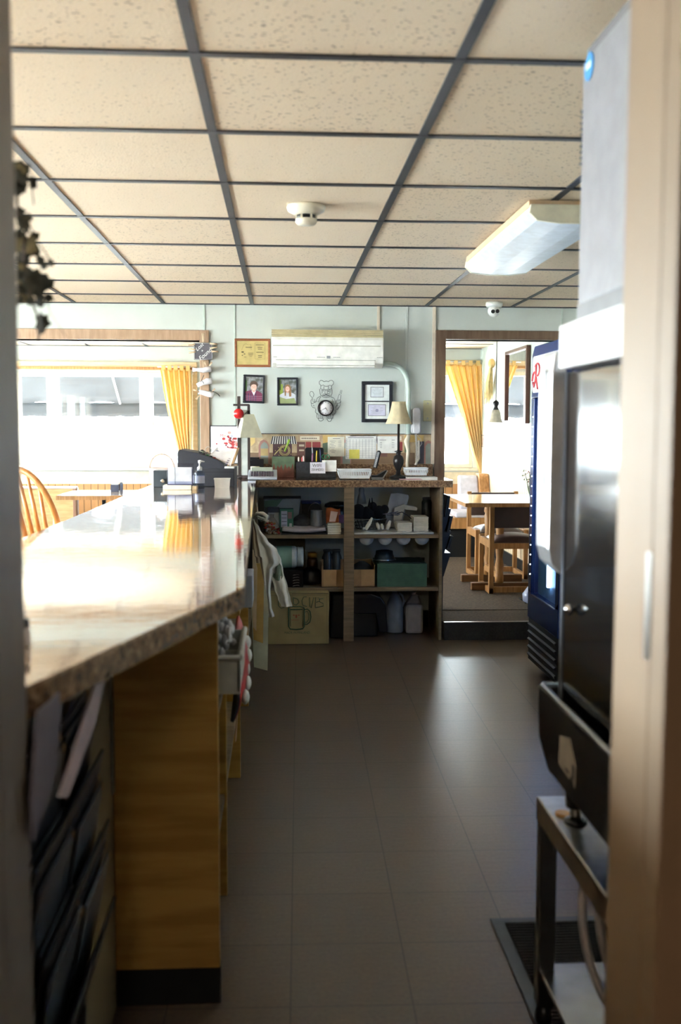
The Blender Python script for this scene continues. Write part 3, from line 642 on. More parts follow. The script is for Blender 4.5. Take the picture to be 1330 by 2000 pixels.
# poster behind the register
a=at(410,831,Y=WY-.012); c=at(470,906,Y=WY-.012)
po=thing('framed_poster',(a.x,WY-.01,c.z),'white poster with red flowers in a thin black frame behind the register','poster')
N(M('black_frame',(34,36,44),.4)).box(a.x,c.x,WY-.012,WY-.001,c.z,a.z).build('frame',po)
b=N(M('poster_white',(246,246,250),.3)).box(a.x+.006,c.x-.006,WY-.014,WY-.011,c.z+.006,a.z-.006); b.build('poster_sheet',po)
b=B(); rr=random.Random(3)
for k in range(46):
    q=at(450+rr.gauss(2,8),868+rr.gauss(0,10),Y=WY-.015)
    if q.x>c.x-.012 or q.z<c.z+.01 : continue
    b.mat(flat(rr.choice([(200,70,70),(224,120,110),(180,50,60),(240,170,160),(120,60,60)]))); s_=rr.uniform(.006,.013); ell(b,q.x,q.z,s_,s_*.8,WY-.0144-.0001*(k%6),.0006,8)
b.build('flower_print',po)
cols=[(220,120,120),(220,170,90),(120,180,110),(90,140,210),(140,110,190)]
for k,ch in enumerate('Menu'): text(ch,'lettering',po,at(433+k*6.5,851,Y=WY-.0145),.03,flat(cols[k%5]))
# ------------------------------------------------------------------ wallpaper border above the splash
zb0,zb1=1.168,at(600,848,Y=WY).z; xb0=at(488,880,Y=WY).x; xb1=at(843,880,Y=WY).x
wb=thing('wallpaper_border',(.3,WY,zb0),'wallpaper border of village shop fronts above the back counter','wallpaper border')
b=N(M('border_ground',(206,186,150),.7,noise=.2,nscale=18,c2=(176,150,118))).box(xb0,xb1,WY-.0015,WY-.0003,zb0,zb1)
b.build('paper',wb)
N(M('dark_bead',(46,42,44),.5)).box(xb0,xb1,WY-.005,WY-.0003,zb1,zb1+.005).build('edge_strip',wb)
b=B()
def R(x0,y0,x1,y1,c,k=1):
    p,q=at(x0,y0,Y=WY),at(x1,y1,Y=WY); b.mat(flat(c)).box(p.x,q.x,WY-.0015-.0004*k,WY-.0012,max(q.z,zb0+.001),min(p.z,zb1-.001))
def Pg(pts,c,k=1):
    b.mat(flat(c)); b.prism([(at(x,y,Y=WY).x,min(max(at(x,y,Y=WY).z,zb0+.001),zb1-.001)) for x,y in pts],.0004,'Y',WY-.0015-.0004*k)
def shop(o):
    # stone ground, arch door, striped awning shop, signed shop, red doors
    R(o-12,884,o+150,906,(132,106,82),1)
    Pg([(o+x,y) for x,y in ((5,906),(5,870),(8,862),(15,858),(22,862),(26,870),(26,906))],(176,128,116),2)
    Pg([(o+x,y) for x,y in ((9,906),(9,871),(12,866),(16,863),(21,866),(24,872),(24,906))],(150,158,148),3)
    R(o+9,876,o+24,890,(196,168,116),4)
    R(o+33,867,o+70,892,(86,58,62),2)
    Pg([(o+x,y) for x,y in ((32,852),(76,852),(80,867),(28,867))],(232,230,226),3)
    for k in range(11):
        Pg([(o+32+k*4.2,852),(o+34+k*4.2,852),(o+31+k*4.75,867),(o+28.6+k*4.75,867)],(44,42,50),4)
    R(o+82,849,o+128,862,(190,160,130),2); R(o+86,852,o+124,860,(228,218,196),3)
    for k in range(9): R(o+89+k*3.4,855,o+91.4+k*3.4,857.4,(120,110,100),4)
    R(o+80,863,o+96,892,(116,82,76),2); R(o+97,863,o+108,880,(158,70,68),3); R(o+110,863,o+126,880,(146,62,62),3)
    R(o+84,868,o+94,872,(206,190,170),4); R(o+84,878,o+94,881,(206,190,170),4)
    Pg([(o+x,y) for x,y in ((130,850),(150,850),(150,863),(138,864),(131,868))],(214,178,110),2)
    Pg([(o+x,y) for x,y in ((130,866),(140,864),(141,884),(130,884))],(96,110,88),3)
    Pg([(o-2,864),(o-10,872),(o-12,850),(o-2,850)],(214,184,120),2)
shop(500); shop(660); 
Pg([(828,906),(828,870),(831,863),(836,860),(842,863),(842,906)],(176,128,116),2); Pg([(831,906),(831,872),(835,866),(841,866),(841,906)],(150,158,148),3)
R(812,862,828,906,(84,78,84),2); Pg([(806,850),(828,850),(826,862),(808,864)],(214,178,110),3)
b.build('shop_fronts',wb)
# papers pinned on the border
def sheet(x0,y0,x1,y1,label,cat,lines,name='notice_paper',shade=paperM,dy=.004):
    p,q=at(x0,y0,Y=WY-dy),at(x1,y1,Y=WY-dy); t=thing(name,((p.x+q.x)/2,WY-dy,q.z),label,cat)
    N(shade).box(p.x,q.x,WY-dy-.001,WY-dy,q.z,p.z).build('page',t)
    b=N(flat((128,126,130)))
    for (ax,ay,bx_,by) in lines:
        u,v=at(ax,ay,Y=WY-dy),at(bx_,by,Y=WY-dy); b.box(u.x,v.x,WY-dy-.0016,WY-dy-.001,v.z,u.z)
    b.build('printed_lines',t); return t
aged=M('aged_paper',(232,226,206),.8)
sheet(640,853,672.5,891.5,'cream typed notice pinned left of the calendar','notice',[(650,856,664,857)]+[(644+3*(k%2),861+k*3.2,656-2*(k%3),861.6+k*3.2) for k in range(8)]+[(660,861+k*3.2,667,861.6+k*3.2) for k in range(4)],shade=aged)
t=sheet(675,851,735,896.5,'white wall calendar grid with a spiral top above the counter','calendar',[(680,854,730,855.4)]+[(677,858+k*4.5,733,858.25+k*4.5) for k in range(9)]+[(677+k*6.2,858,677.25+k*6.2,895) for k in range(10)],'calendar',dy=.006)
b=N(M('highlight_yellow',(232,220,110),.8)); p,q=at(682,878,Y=WY-.008),at(702,896,Y=WY-.008); b.box(p.x,q.x,WY-.009,WY-.0082,q.z,p.z); b.build('sticky_note',t)
b=N(wire)
for k in range(24): p=at(684+k*2.1,850.5,Y=WY-.008); b.box(p.x-.001,p.x+.001,WY-.012,WY-.005,p.z-.006,p.z+.003)
b.build('spiral_binding',t)
b=N(wire)
for k in range(12): p=at(676.5,857+k*3.2,Y=WY-.008); b.box(p.x-.0012,p.x+.0012,WY-.008,WY-.007,p.z-.002,p.z+.002)
b.build('date_marks',t)
sheet(737,852,776,885,'white price list sheet pinned right of the calendar','notice',[(741,859,754,860),(765,859,771,860)]+[(742,864+k*3.4,746,864.7+k*3.4) for k in range(4)]+[(765,864+k*3.4,770,864.7+k*3.4) for k in range(4)],dy=.005)
# wall phone
p0,p1=at(803,796,Y=WY-.05),at(822,847,Y=WY-.05)
wpn=thing('wall_telephone',((p0.x+p1.x)/2,WY-.03,p1.z),'white wall telephone handset with coiled cord','telephone')
cx=(p0.x+p1.x)/2; hw=(p1.x-p0.x)/2
def rrect(cx,cz,hx,hz,r,n=6):
    o=[]
    for sx,sz,a0 in ((1,1,0),(-1,1,PI/2),(-1,-1,PI),(1,-1,1.5*PI)):
        for i in range(n+1): a=a0+PI/2*i/n; o.append((cx+sx*(hx-r)+r*math.cos(a),cz+sz*(hz-r)+r*math.sin(a)))
    return o
cz=(p0.z+p1.z)/2; hz=(p0.z-p1.z)/2
N(M('greyed_cradle',(186,184,176),.5)).prism(rrect(cx-.002,cz+.012,hw*.98,hz*.78,.02),.03,'Y',WY-.032).build('cradle',wpn,.003)
N(M('phone_white',(226,224,226),.3)).prism(rrect(cx+.004,cz,hw*.78,hz,.022),.03,'Y',WY-.064).build('handset',wpn,.008)
b=N(M('phone_white',(226,224,226),.3)).prism(rrect(cx,cz-hz*.62,hw,hz*.36,.018),.026,'Y',WY-.058); b.build('mouthpiece',wpn,.006)
pts=[];n=420
A=at(812,848,Y=WY-.04);
for i in range(n):
    u=i/n
    if u<.5: q=at(812+2*math.sin(u*5),848+u*2*60,Y=WY-.04)
    else: q=at(812+7*min(1,(u-.5)*8)*(1 if u<.9 else 1)-1,908-(u-.5)*2*48,Y=WY-.04)
    a=i*.95; pts.append(q+Vector((math.cos(a)*.008,math.sin(a)*.008,0)))
N(M('cord_white',(222,216,206),.5)).tube(pts,.0018,5).build('coiled_cord',wpn)
N(M('cord_white',(222,216,206),.5)).tube([at(815,850,Y=WY-.03),at(822,858,Y=WY-.03),at(824,866,Y=WY-.03),at(818,876,Y=WY-.03),at(815,890,Y=WY-.03)],.0018,5).build('line_cord',wpn)
# cover plate
p0,p1=at(827,782,Y=WY-.01),at(843.5,823,Y=WY-.01)
cvp=thing('cover_plate',((p0.x+p1.x)/2,WY,p1.z),'cream wall cover plate with screws beside the telephone','wall plate')
N(M('cream_plate',(206,200,158),.4)).box(p0.x,p1.x,WY-.012,WY-.001,p1.z,p0.z).build('plate',cvp,.004)
for f_ in (.15,.85):
    z=p1.z+(p0.z-p1.z)*f_; N(steel).lathe([(.006,-.003),(.005,-.005)],(p0.x+.03,WY-.011,z),10,'Y').build('screw',cvp)
# ------------------------------------------------------------------ lamps on the back counter
lx=at(778,900,Y=7.0).x
lp=thing('table_lamp',(lx,7.0,ZC),'table lamp with a cream bell shade and dark turned base','lamp')
dk=M('oiled_bronze',(34,30,32),.3,metal=.3)
def zz(y,Y=7.0): return at(778,y,Y=Y).z-ZC
N(dk).lathe([(.062,0),(.064,.006),(.05,.014),(.018,.024),(.014,.05),(.022,zz(914)),(.034,zz(907)),(.038,zz(899)),(.03,zz(891)),(.013,zz(888)),(.018,zz(886)),(.015,zz(884)),(.032,zz(881.5)),(.012,zz(880)),(.0085,zz(878)),(.0085,zz(822))],(lx,7.0,ZC),24).build('base',lp)
sh0,sh1=zz(828),zz(784.5)
b=N(M('cream_shade',(236,220,182),.8,translucent=.35))
def shf(u,v):
    a=2*PI*u; r=.047+(.09-.047)*(1-v)**1.5 ; r*=(1-.035*abs(math.sin(a*4))); return Vector((lx+r*math.cos(a),7.0+r*math.sin(a),ZC+sh0+(sh1-sh0)*v))
b.grid(shf,64,8); b.build('lamp_shade',lp,solid=.002)
N(M('cord_tan',(150,110,80),.6)).tube([(lx-.05,7.0,ZC+.03),(lx-.09,7.02,ZC+.055),(lx-.13,7.05,ZC+.03),(lx-.15,7.03,ZC+.008)],.002,5).tube([(lx-.045,7.02,ZC+.03),(lx-.10,7.05,ZC+.07),(lx-.14,7.06,ZC+.045),(lx-.11,7.0,ZC+.006)],.002,5).build('power_cord',lp)
# left lamp: two dark posts with a pale slab and a pyramid shade hung from a bracket
LY=6.98
l2=thing('table_lamp',(at(477,925,Y=LY).x,LY,ZC),'craftsman table lamp with twin dark posts and pale tapered shade','lamp')
def xw(px,Y=LY): return at(px,880,Y=Y).x
def zw(py,Y=LY): return at(480,py,Y=Y).z
dp=M('dark_stained_wood',(52,40,38),.45)
N(dp).box(xw(464),xw(470),LY-.01,LY+.012,ZC+.02,zw(774)).build('post',l2,.001)
N(dp).box(xw(483.5),xw(488.5),LY-.01,LY+.012,ZC+.02,zw(790)).build('post',l2,.001)
N(M('pale_marble',(196,200,192),.4,noise=.12,nscale=14)).box(xw(470),xw(483.5),LY-.004,LY+.008,ZC+.02,zw(800)).build('slab',l2)
N(dp).box(xw(456),xw(487),LY-.012,LY-.004,zw(793),zw(789)).build('crossbar',l2)
N(dp).box(xw(458),xw(494),LY-.05,LY+.05,ZC,ZC+.02).build('foot',l2,.002)
b=N(M('parchment_shade',(226,224,200),.7,translucent=.3))
cxs=xw(484); t0,t1=(xw(492)-xw(473))/2,(xw(507.5)-xw(461.5))/2; za,zb_=zw(809),zw(854.5); yc=LY-.01
vs=[(cxs-t1,yc-t1,zb_),(cxs+t1,yc-t1,zb_),(cxs+t1,yc+t1,zb_),(cxs-t1,yc+t1,zb_),(cxs-t0,yc-t0,za),(cxs+t0,yc-t0,za),(cxs+t0,yc+t0,za),(cxs-t0,yc+t0,za)]
vs=[Vector(v) for v in vs]; cc=Vector((cxs,yc,0))
vs=[Matrix.Rotation(.35,3,'Z')@(v-cc)+cc for v in vs]
b._add(vs,[(0,1,5,4),(1,2,6,5),(2,3,7,6),(3,0,4,7)]); b.build('lamp_shade',l2,solid=.002)
b=N(dp)
for k in (4,5,6,7): b.ball(vs[k]*.98+Vector((cxs,yc,za-.008))*.02+Vector((0,0,-.006)),.0035,n=6)
b.tube([vs[4],(cxs,yc,za+.02),vs[6]],.0015,5).tube([(cxs,yc,za+.02),(cxs,LY-.008,zw(791))],.0015,5); b.build('shade_bracket',l2)
p=at(466,808,Y=LY-.05); 
ob=thing('red_ornament',(p.x,LY-.05,p.z),'round red ornament hung on the left lamp','ornament')
N(M('red_lacquer',(206,38,40),.25)).ball(p,.0345).build('ball',ob); N(dk).tube([(p.x,p.y,p.z+.03),(p.x,p.y+.02,zw(791))],.0018,5).build('hook',ob)
# ------------------------------------------------------------------ things on the back counter
def onc(px,py): return at(px,py,Z=ZC)
# planter box
PY=7.02; a=at(531.5,892,Y=PY); c=at(575,931,Y=PY)
pl=thing('planter_box',((a.x+c.x)/2,PY+.05,ZC),'square ceramic planter, green glaze dripping over rust red','planter')
N(M('rust_ceramic',(126,72,54),.5,noise=.2,nscale=14)).box(a.x,c.x,PY,PY+.12,ZC,a.z).build('pot',pl,.004)
b=N(M('green_glaze',(96,112,86),.4,noise=.15,nscale=20)); zm=(a.z+ZC)/2; wv=c.x-a.x
pts=[(a.x-.001,a.z+.001)]+[(a.x-.001+(wv+.002)*k/12,zm+(.02 if k%2 else -.016)+.01*math.sin(k*1.9)) for k in range(13)]+[(c.x+.001,a.z+.001)]
b.prism(pts,.003,'Y',PY-.0025); b.build('glaze',pl)
N(blackP).box(a.x+.006,c.x-.006,PY+.006,PY+.114,a.z,a.z+.002).build('soil',pl)
zt=a.z+.003
bw_=M('pale_gold_wire',(196,180,120),.35,metal=.6)
wsx=thing('wire_bicycle',(at(556,888,Y=PY).x,PY+.05,zt),'small gold wire bicycle ornament on the planter','ornament')
b=N(bw_)
for k in range(3): 
    q=at(556,881,Y=PY+.04); rr_=.038-.006*k
    b.tube([(q.x+rr_*math.cos(t_*PI/10),PY+.04+.004*k,q.z+.004+rr_*math.sin(t_*PI/10)) for t_ in range(20)],.0016,5,True)
b.build('front_wheel',wsx)
b=N(bw_).tube([at(536,889,Y=PY+.04),at(545,878,Y=PY+.04),at(556,881,Y=PY+.04),at(553,872,Y=PY+.04)],.0022,5).tube([at(535,888,Y=PY+.05),at(549,874,Y=PY+.05),at(554,872,Y=PY+.05)],.002,5)
for q in ((544,874),(553,873),(568,887),(538,880),(545,889)): b.ball(at(*q,Y=PY+.04),.0035,n=6)
b.build('frame',wsx)
p,q=at(556,882,Y=PY+.07),at(565,859,Y=PY+.07)
tag(N(M('lime_green',(150,190,70),.4)).tube([p,p+(q-p)*.5,q,q+(q-p)*.06],[.006,.008,.009,.003],10).build('green_swizzle'),'lime green stick standing in the planter','stick')
# desk organizer
OY=7.0; a=at(578,901,Y=OY); c=at(656,931,Y=OY)
og=thing('desk_organizer',((a.x+c.x)/2,OY+.05,ZC),'dark mesh desk organizer full of pens','organizer')
b=N(M('smoky_mesh',(52,52,58),.5,noise=.3,nscale=60)).box(a.x,c.x,OY,OY+.004,ZC+.004,a.z-.004).box(a.x,a.x+.003,OY,OY+.1,ZC+.004,a.z-.004).box(c.x-.003,c.x,OY,OY+.1,ZC+.004,a.z-.004).box(a.x,c.x,OY+.096,OY+.1,ZC+.004,a.z).box(a.x,c.x,OY,OY+.1,ZC,ZC+.004)
b.mat(blackM).tube([(a.x,OY,a.z-.004),(c.x,OY,a.z-.004)],.003,6); b.build('bin',og,.001)
a2=at(596,874,Y=OY+.06); c2=at(632,903,Y=OY+.06)
tag(N(blackP).prism(rrect((a2.x+c2.x)/2,(a2.z+c2.z)/2-.03,(c2.x-a2.x)/2,(a2.z-c2.z)/2+.03,.014),.02,'Y',OY+.055).build('card_terminal'),'black rounded card terminal standing behind the pens','terminal')
def pen(px0,py0,px1,py1,r,col,name,label,cat,g=None,Y=OY+.03):
    p,q=at(px0,py0,Y=Y),at(px1,py1,Y=Y); b=N(flat(col,.35)).tube([p,p+(q-p)*.9,q],[r,r,r*.4],8); tag(b.build(name),label,cat,g)
pen(610,925,611,884,.008,(120,60,90),'marker_pen','purple marker in the desk organizer','pen')
pen(612,915,609.5,873,.004,(160,166,170),'letter_opener','grey letter opener standing in the desk organizer','letter opener')
pen(617,925,618.5,880,.0042,(222,190,50),'pencil','yellow pencil in the desk organizer','pencil')
pen(628,922,625,877.5,.004,(52,60,100),'ballpoint_pen','dark blue pen with a pale tip in the desk organizer','pen')
pen(585,925,583,892,.006,(224,206,196),'marker_pen','leftmost pale marker in the desk organizer','pen'); pen(589,925,590,892,.006,(196,60,60),'marker_pen','red marker at the left of the desk organizer','pen'); pen(594,925,592.5,890,.0065,(236,210,210),'marker_pen','pink-white marker beside the red marker','pen')
b=N(flat((40,130,80),.4)); 
for dx in (-4,4):
    q=at(636+dx,892,Y=OY+.03); b.tube([(q.x+.012*math.cos(k*PI/6),q.y,q.z+.014*math.sin(k*PI/6)) for k in range(12)],.003,6,True)
b.tube([at(636,897,Y=OY+.03),at(638,925,Y=OY+.03)],.004,6)
tag(b.build('scissors'),'green handled scissors in the desk organizer','scissors')
a=at(629,899,Y=OY-.012); c=at(657,921,Y=OY-.012)
tag(N(paperM).box(a.x,c.x,OY-.014,OY-.002,c.z,a.z).build('note_pad'),'blank white note pad clipped right of the wifi card','note pad')
a=at(605.5,903,Y=OY-.022); c=at(635.5,924.5,Y=OY-.022)
wn=thing('wifi_card',((a.x+c.x)/2,OY-.02,c.z),'handwritten white WIFI card on the desk organizer','card')
N(M('card_white',(230,226,236),.7)).box(a.x,c.x,OY-.022,OY-.0205,c.z,a.z).build('card',wn)
ink=flat((50,46,60))
text('WIFI','lettering',wn,((a.x+c.x)/2-.006,OY-.0225,a.z-.022),.031,ink); text('ZEK4ME2021','lettering',wn,((a.x+c.x)/2,OY-.0225,c.z+.024),.022,ink,wscale=.72)
# baskets
def basket(px0,px1,py0,py1,Y,d,label):
    a=at(px0,py0,Y=Y); c=at(px1,py1,Y=Y); h=a.z-c.z; cx=(a.x+c.x)/2; w2=(c.x-a.x)/2
    t=thing('plastic_basket',(cx,Y+d/2,c.z),label,'basket','white slotted baskets on the back counter')
    wb_=M('white_basket_plastic',(238,240,242),.35)
    taper=.88
    b=N(wb_); b.box(cx-w2*taper,cx+w2*taper,Y+.008,Y+d-.008,c.z,c.z+.004)
    n=int(2*w2/.012)
    for yy in (Y,Y+d):
        s_=1 if yy==Y else -1
        b.prism([(cx-w2,a.z),(cx+w2,a.z),(cx+w2*.985,a.z-.014),(cx-w2*.985,a.z-.014)],.003*s_,'Y',yy)
        b.prism([(cx-w2*.91,c.z+.014),(cx+w2*.91,c.z+.014),(cx+w2*taper,c.z),(cx-w2*taper,c.z)],.003*s_,'Y',yy)
        for k in range(n+1):
            f_=-1+2*k/n; b.prism([(cx+f_*w2*.985-.003,a.z-.014),(cx+f_*w2*.985+.003,a.z-.014),(cx+f_*w2*.91+.003,c.z+.014),(cx+f_*w2*.91-.003,c.z+.014)],.003*s_,'Y',yy)
    for s_ in (-1,1): b.prism([(cx+s_*w2,a.z),(cx+s_*(w2-.003),a.z),(cx+s_*(w2*taper-.003),c.z),(cx+s_*w2*taper,c.z)],d,'Y',Y)
    b.build('tray',t)
    N(wb_).tube([(cx-w2,Y-.002,a.z),(cx+w2,Y-.002,a.z),(cx+w2,Y+d,a.z),(cx-w2,Y+d,a.z)],.0035,6,True).build('rim',t)
basket(660.5,725.5,917.5,934.6,6.80,.13,'wide white slotted plastic basket in the middle of the back counter')
pp=at(800,931.5,Z=ZC)
tag(N(paperM).box(at(795,931,Y=6.88).x,at(854,931,Y=6.88).x,6.87,7.0,ZC,ZC+.012).build('paper_pad'),'white paper pad lying under the small basket','paper')
tag(N(M('pink_slip',(206,150,160),.7)).box(at(780,931,Y=6.86).x,at(822,931,Y=6.86).x,6.80,6.866,ZC,ZC+.002,rz=.1).build('receipt_slip'),'pink and white slips at the front of the small basket','paper')
basket(791,836,914.5,928.5,6.89,.1,'small white slotted basket at the right end of the back counter')
# cordless phone
q=at(742,926,Y=6.98)
cpn=thing('cordless_phone',(q.x,6.98,ZC),'black and silver cordless phone standing in its base','telephone')
bx0,bx1=at(725,926,Y=6.95).x,at(757,912,Y=6.95).x
N(blackP).prism([(bx0,ZC+.001),(bx1-.03,ZC+.001),(bx1,ZC+.052),(bx1-.01,ZC+.056),(bx0+.04,ZC+.02),(bx0,ZC+.02)],.08,'Y',6.93).build('base',cpn,.003)
N(steel).prism([(bx0,ZC+.001),(bx1-.03,ZC+.001),(bx1,ZC+.052),(bx1-.004,ZC+.056),(bx1-.036,ZC+.008),(bx0,ZC+.008)],.003,'Y',6.927).build('base_trim',cpn)
p,q=at(732,914,Y=6.96),at(740,883,Y=6.96); d=(q-p).normalized(); nn=Vector((d.z,0,-d.x))
N(blackP).prism([(v.x,v.z) for v in (p-nn*.014,p+nn*.014,q+nn*.014+d*.004,q+d*.012,q-nn*.014+d*.004)],.026,'Y',6.947).build('handset',cpn,.004)
N(M('silver_plastic',(176,180,186),.3,metal=.4)).prism([(v.x,v.z) for v in (p-nn*.011+d*.004,p+nn*.004+d*.004,q+nn*.004,q-nn*.011)],.003,'Y',6.945).build('face_plate',cpn)
b=N(whiteP)
for k in range(6):
    for j in (-1,0,1):
        c_=p+d*(.012+.0115*k)+nn*(-.0035+j*.004); b.box(c_.x-.0015,c_.x+.0015,6.943,6.946,c_.z-.003,c_.z+.003)
b.build('keypad',cpn)
# adding machine
q=onc(513,937)
am=thing('adding_machine',(q.x,6.85,ZC),'grey printing calculator with a paper roll at the counter corner','calculator')
ax0,ax1=at(484,937,Y=6.72).x,at(541,937,Y=6.72).x
lg=M('light_grey_plastic',(186,190,200),.35)
N(lg).prism([(6.72,ZC+.002),(6.72,ZC+.018),(6.86,ZC+.05),(6.95,ZC+.06),(6.95,ZC+.002)],ax1-ax0,'X',ax0).build('body',am,.004)
N(M('lcd_green',(150,156,140),.3)).box(ax0+.02,ax1-.03,6.865,6.88,ZC+.05,ZC+.078,rx=-.3).build('display',am,.001)
b=B()
for i_ in range(5):
    for j in range(9):
        b.mat(flat((80,60,72) if (i_+j)%3 else (60,60,68))); yy=6.74+i_*.022; b.box(ax0+.02+j*.017,ax0+.033+j*.017,yy,yy+.016,ZC+.02+(yy-6.72)*.22,ZC+.028+(yy-6.72)*.22)
b.build('keys',am)
p=at(489.5,916,Y=6.93); q=at(507,916,Y=6.93)
N(M('roll_paper',(234,226,202),.8)).cyl(p,q,.018).build('paper_roll',am)
N(dk).cyl(p-Vector((.004,0,0)),q+Vector((.004,0,0)),.006).build('spindle',am)
# modem with cables on the splash
p,q=at(484,893,Y=7.12),at(515,917,Y=7.12)
mo=thing('modem',((p.x+q.x)/2,7.12,q.z),'black modem box with cables behind the calculator','modem')
N(blackP).box(p.x,q.x,7.11,WY-.03,ZC+.002,p.z-.012).box(p.x-.02,q.x-.03,7.115,7.14,p.z-.012,p.z).build('box',mo,.003)
b=N(blackP)
for k in range(4):
    z=q.z+.02*k; b.tube([(p.x+.01*k,7.1,z),(p.x-.04,7.05,z-.03+.01*k),(p.x-.05+.02*k,7.02,ZC+.01),(p.x+.0,7.0,ZC+.006),(p.x-.06,6.9,ZC+.006)],.003,5)
b.build('cables',mo)
tag(N(paperM).cyl(at(462,927.5,Y=6.55),at(462,910,Y=6.55),.012).build('receipt_roll'),'small white paper roll standing right of the register','paper roll')
# ------------------------------------------------------------------ register and bar-top things
RY=6.0
def rx(px,Y=RY): return at(px,920,Y=Y).x
def rz_(py,Y=RY): return at(400,py,Y=Y).z
rg=thing('cash_register',(rx(400),RY+.18,ZC),'dark grey cash register on the bar','cash register')
N(darkP).box(rx(352),rx(457.5),RY,RY+.38,ZC,rz_(915)).build('cash_drawer',rg,.004)
N(M('drawer_gap',(20,20,24),.6)).box(rx(353),rx(457),RY-.001,RY+.01,rz_(922.5),rz_(921.5)).build('drawer_gap',rg)
N(darkP).prism([(rx(346),rz_(949.5)),(rx(346),rz_(884)),(rx(350),rz_(878.5)),(rx(384),rz_(884)),(rx(424),rz_(898)),(rx(437),rz_(906)),(rx(438),rz_(915)),(rx(420),rz_(915)),(rx(352),rz_(949.5))],.34,'Y',RY+.02).build('body',rg,.003)
b=B()
ka,kb=Vector((rx(386),0,rz_(884.5))),Vector((rx(434),0,rz_(903)))
for i_ in range(7):
    for j in range(9):
        f_=i_/7+.02; c_=ka+(kb-ka)*f_; b.mat(flat(random.Random(i_*9+j).choice([(206,206,200),(60,120,80),(150,50,50),(60,60,70),(200,190,160)])))
        b.box(c_.x,c_.x+.018,RY+.05+j*.032,RY+.075+j*.032,c_.z-.004,c_.z+.006)
b.build('keys',rg)
N(M('register_glare',(196,200,206),.3)).box(rx(345.4),rx(346.2),RY+.04,RY+.34,rz_(940),rz_(886)).build('customer_display',rg)  # pale strip that paints the glare along the register's left edge
# printed card board on register
cbx=thing('card_display',(rx(445),RY+.1,rz_(915)),'white printed card in a wooden holder on the register','card')
def slab(b,pts,t): 
    v=[Vector(p) for p in pts]; n_=(v[1]-v[0]).cross(v[2]-v[0]).normalized()*t; b._add(v+[p+n_ for p in v],[(0,1,2,3),(7,6,5,4),(0,4,5,1),(1,5,6,2),(2,6,7,3),(3,7,4,0)])
b=N(M('card_face',(240,238,240),.5)); slab(b,[at(410,889,Y=RY+.06),at(452,911,Y=RY+.03),at(464,878,Y=RY+.12),at(424,874,Y=RY+.15)],.004); b.build('card',cbx)
b=N(M('holder_wood',(196,160,120),.5)); slab(b,[at(451,911,Y=RY+.025),at(456,910,Y=RY+.03),at(467,879,Y=RY+.12),at(463,878,Y=RY+.115)],.02); b.build('holder_edge',cbx)
b=N(whiteP).box(rx(438),rx(456.5),RY+.02,RY+.1,rz_(915),rz_(911.5)); b.build('holder_base',cbx)
b=N(flat((130,126,150)))
for k in range(6):
    p=at(442+k*1.7,906-k*3.3,Y=RY+.035+k*.012); b.box(p.x-.006,p.x+.008,p.y-.006,p.y-.002,p.z-.003,p.z+.003)
for k in range(3): p=at(423+k*2,880+k*.8,Y=RY+.11); b.box(p.x-.006,p.x+.006,p.y-.006,p.y-.004,p.z-.002,p.z+.002)
b.build('printed_blocks',cbx)
# small trinkets at the back of the register
p=at(410,889,Y=RY+.30)
tr=thing('trinket_dish',(p.x,p.y,p.z-.01),'little glass dish with beads behind the register','dish')
N(M('amber_beads',(176,110,80),.3)).ball(p,.026,.02,.012,8).build('beads',tr)
N(M('clear_plastic_wire',(214,210,200),.2)).tube([(p.x-.01+.018*math.cos(k*PI/8),p.y,p.z+.03+.022*math.sin(k*PI/8)) for k in range(16)],.002,5,True).build('ring_handle',tr)
p=at(395,884,Y=RY+.25); tag(N(blackP).lathe([(.012,-.02),(.014,.0),(.012,.012),(.004,.018)],p,14).build('pen_knob'),'small black stapler head poking up behind the register slope','stapler')
# white paper box
a=at(418,935,Y=5.84); c=at(449,953.5,Y=5.84)
wbx=thing('white_box',((a.x+c.x)/2,5.9,ZC),'small open white box in front of the register','box')
N(M('box_white',(232,230,224),.6)).prism([(a.x,a.z),(c.x,a.z),(c.x-.004,ZC),(a.x+.004,ZC)],.06,'Y',5.84).build('box_body',wbx)
N(paperM).box(a.x-.002,c.x+.002,5.836,5.904,a.z-.004,a.z+.002).build('lid',wbx,.001)
# hand sanitizer
p=at(390,952,Z=ZC); p.y=5.82; p.x=at(390,930,Y=5.82).x
hs=thing('soap_bottle',(p.x,p.y,ZC),'clear hand sanitizer pump bottle on the bar','bottle')
S2=.92
N(glassmat('clear_gel',(222,230,240))).lathe([(.026,0),(.028,.004),(.028,.085),(.024,.098),(.012,.106)],(p.x,p.y,ZC),24).build('bottle',hs)
N(M('blue_label',(176,182,206),.5)).lathe([(.0284,.03),(.0284,.072)],(p.x,p.y,ZC),24,cap=False).build('label',hs)
N(whiteP).lathe([(.014,.1),(.014,.12),(.009,.124),(.005,.128),(.004,.145)],(p.x,p.y,ZC),16).build('collar',hs)
N(whiteP).tube([(p.x-.008,p.y,ZC+.153),(p.x+.004,p.y,ZC+.156),(p.x+.028,p.y,ZC+.152)],[.006,.006,.003],8).lathe([(.008,.143),(.009,.158)],(p.x,p.y,ZC),12).build('pump',hs)
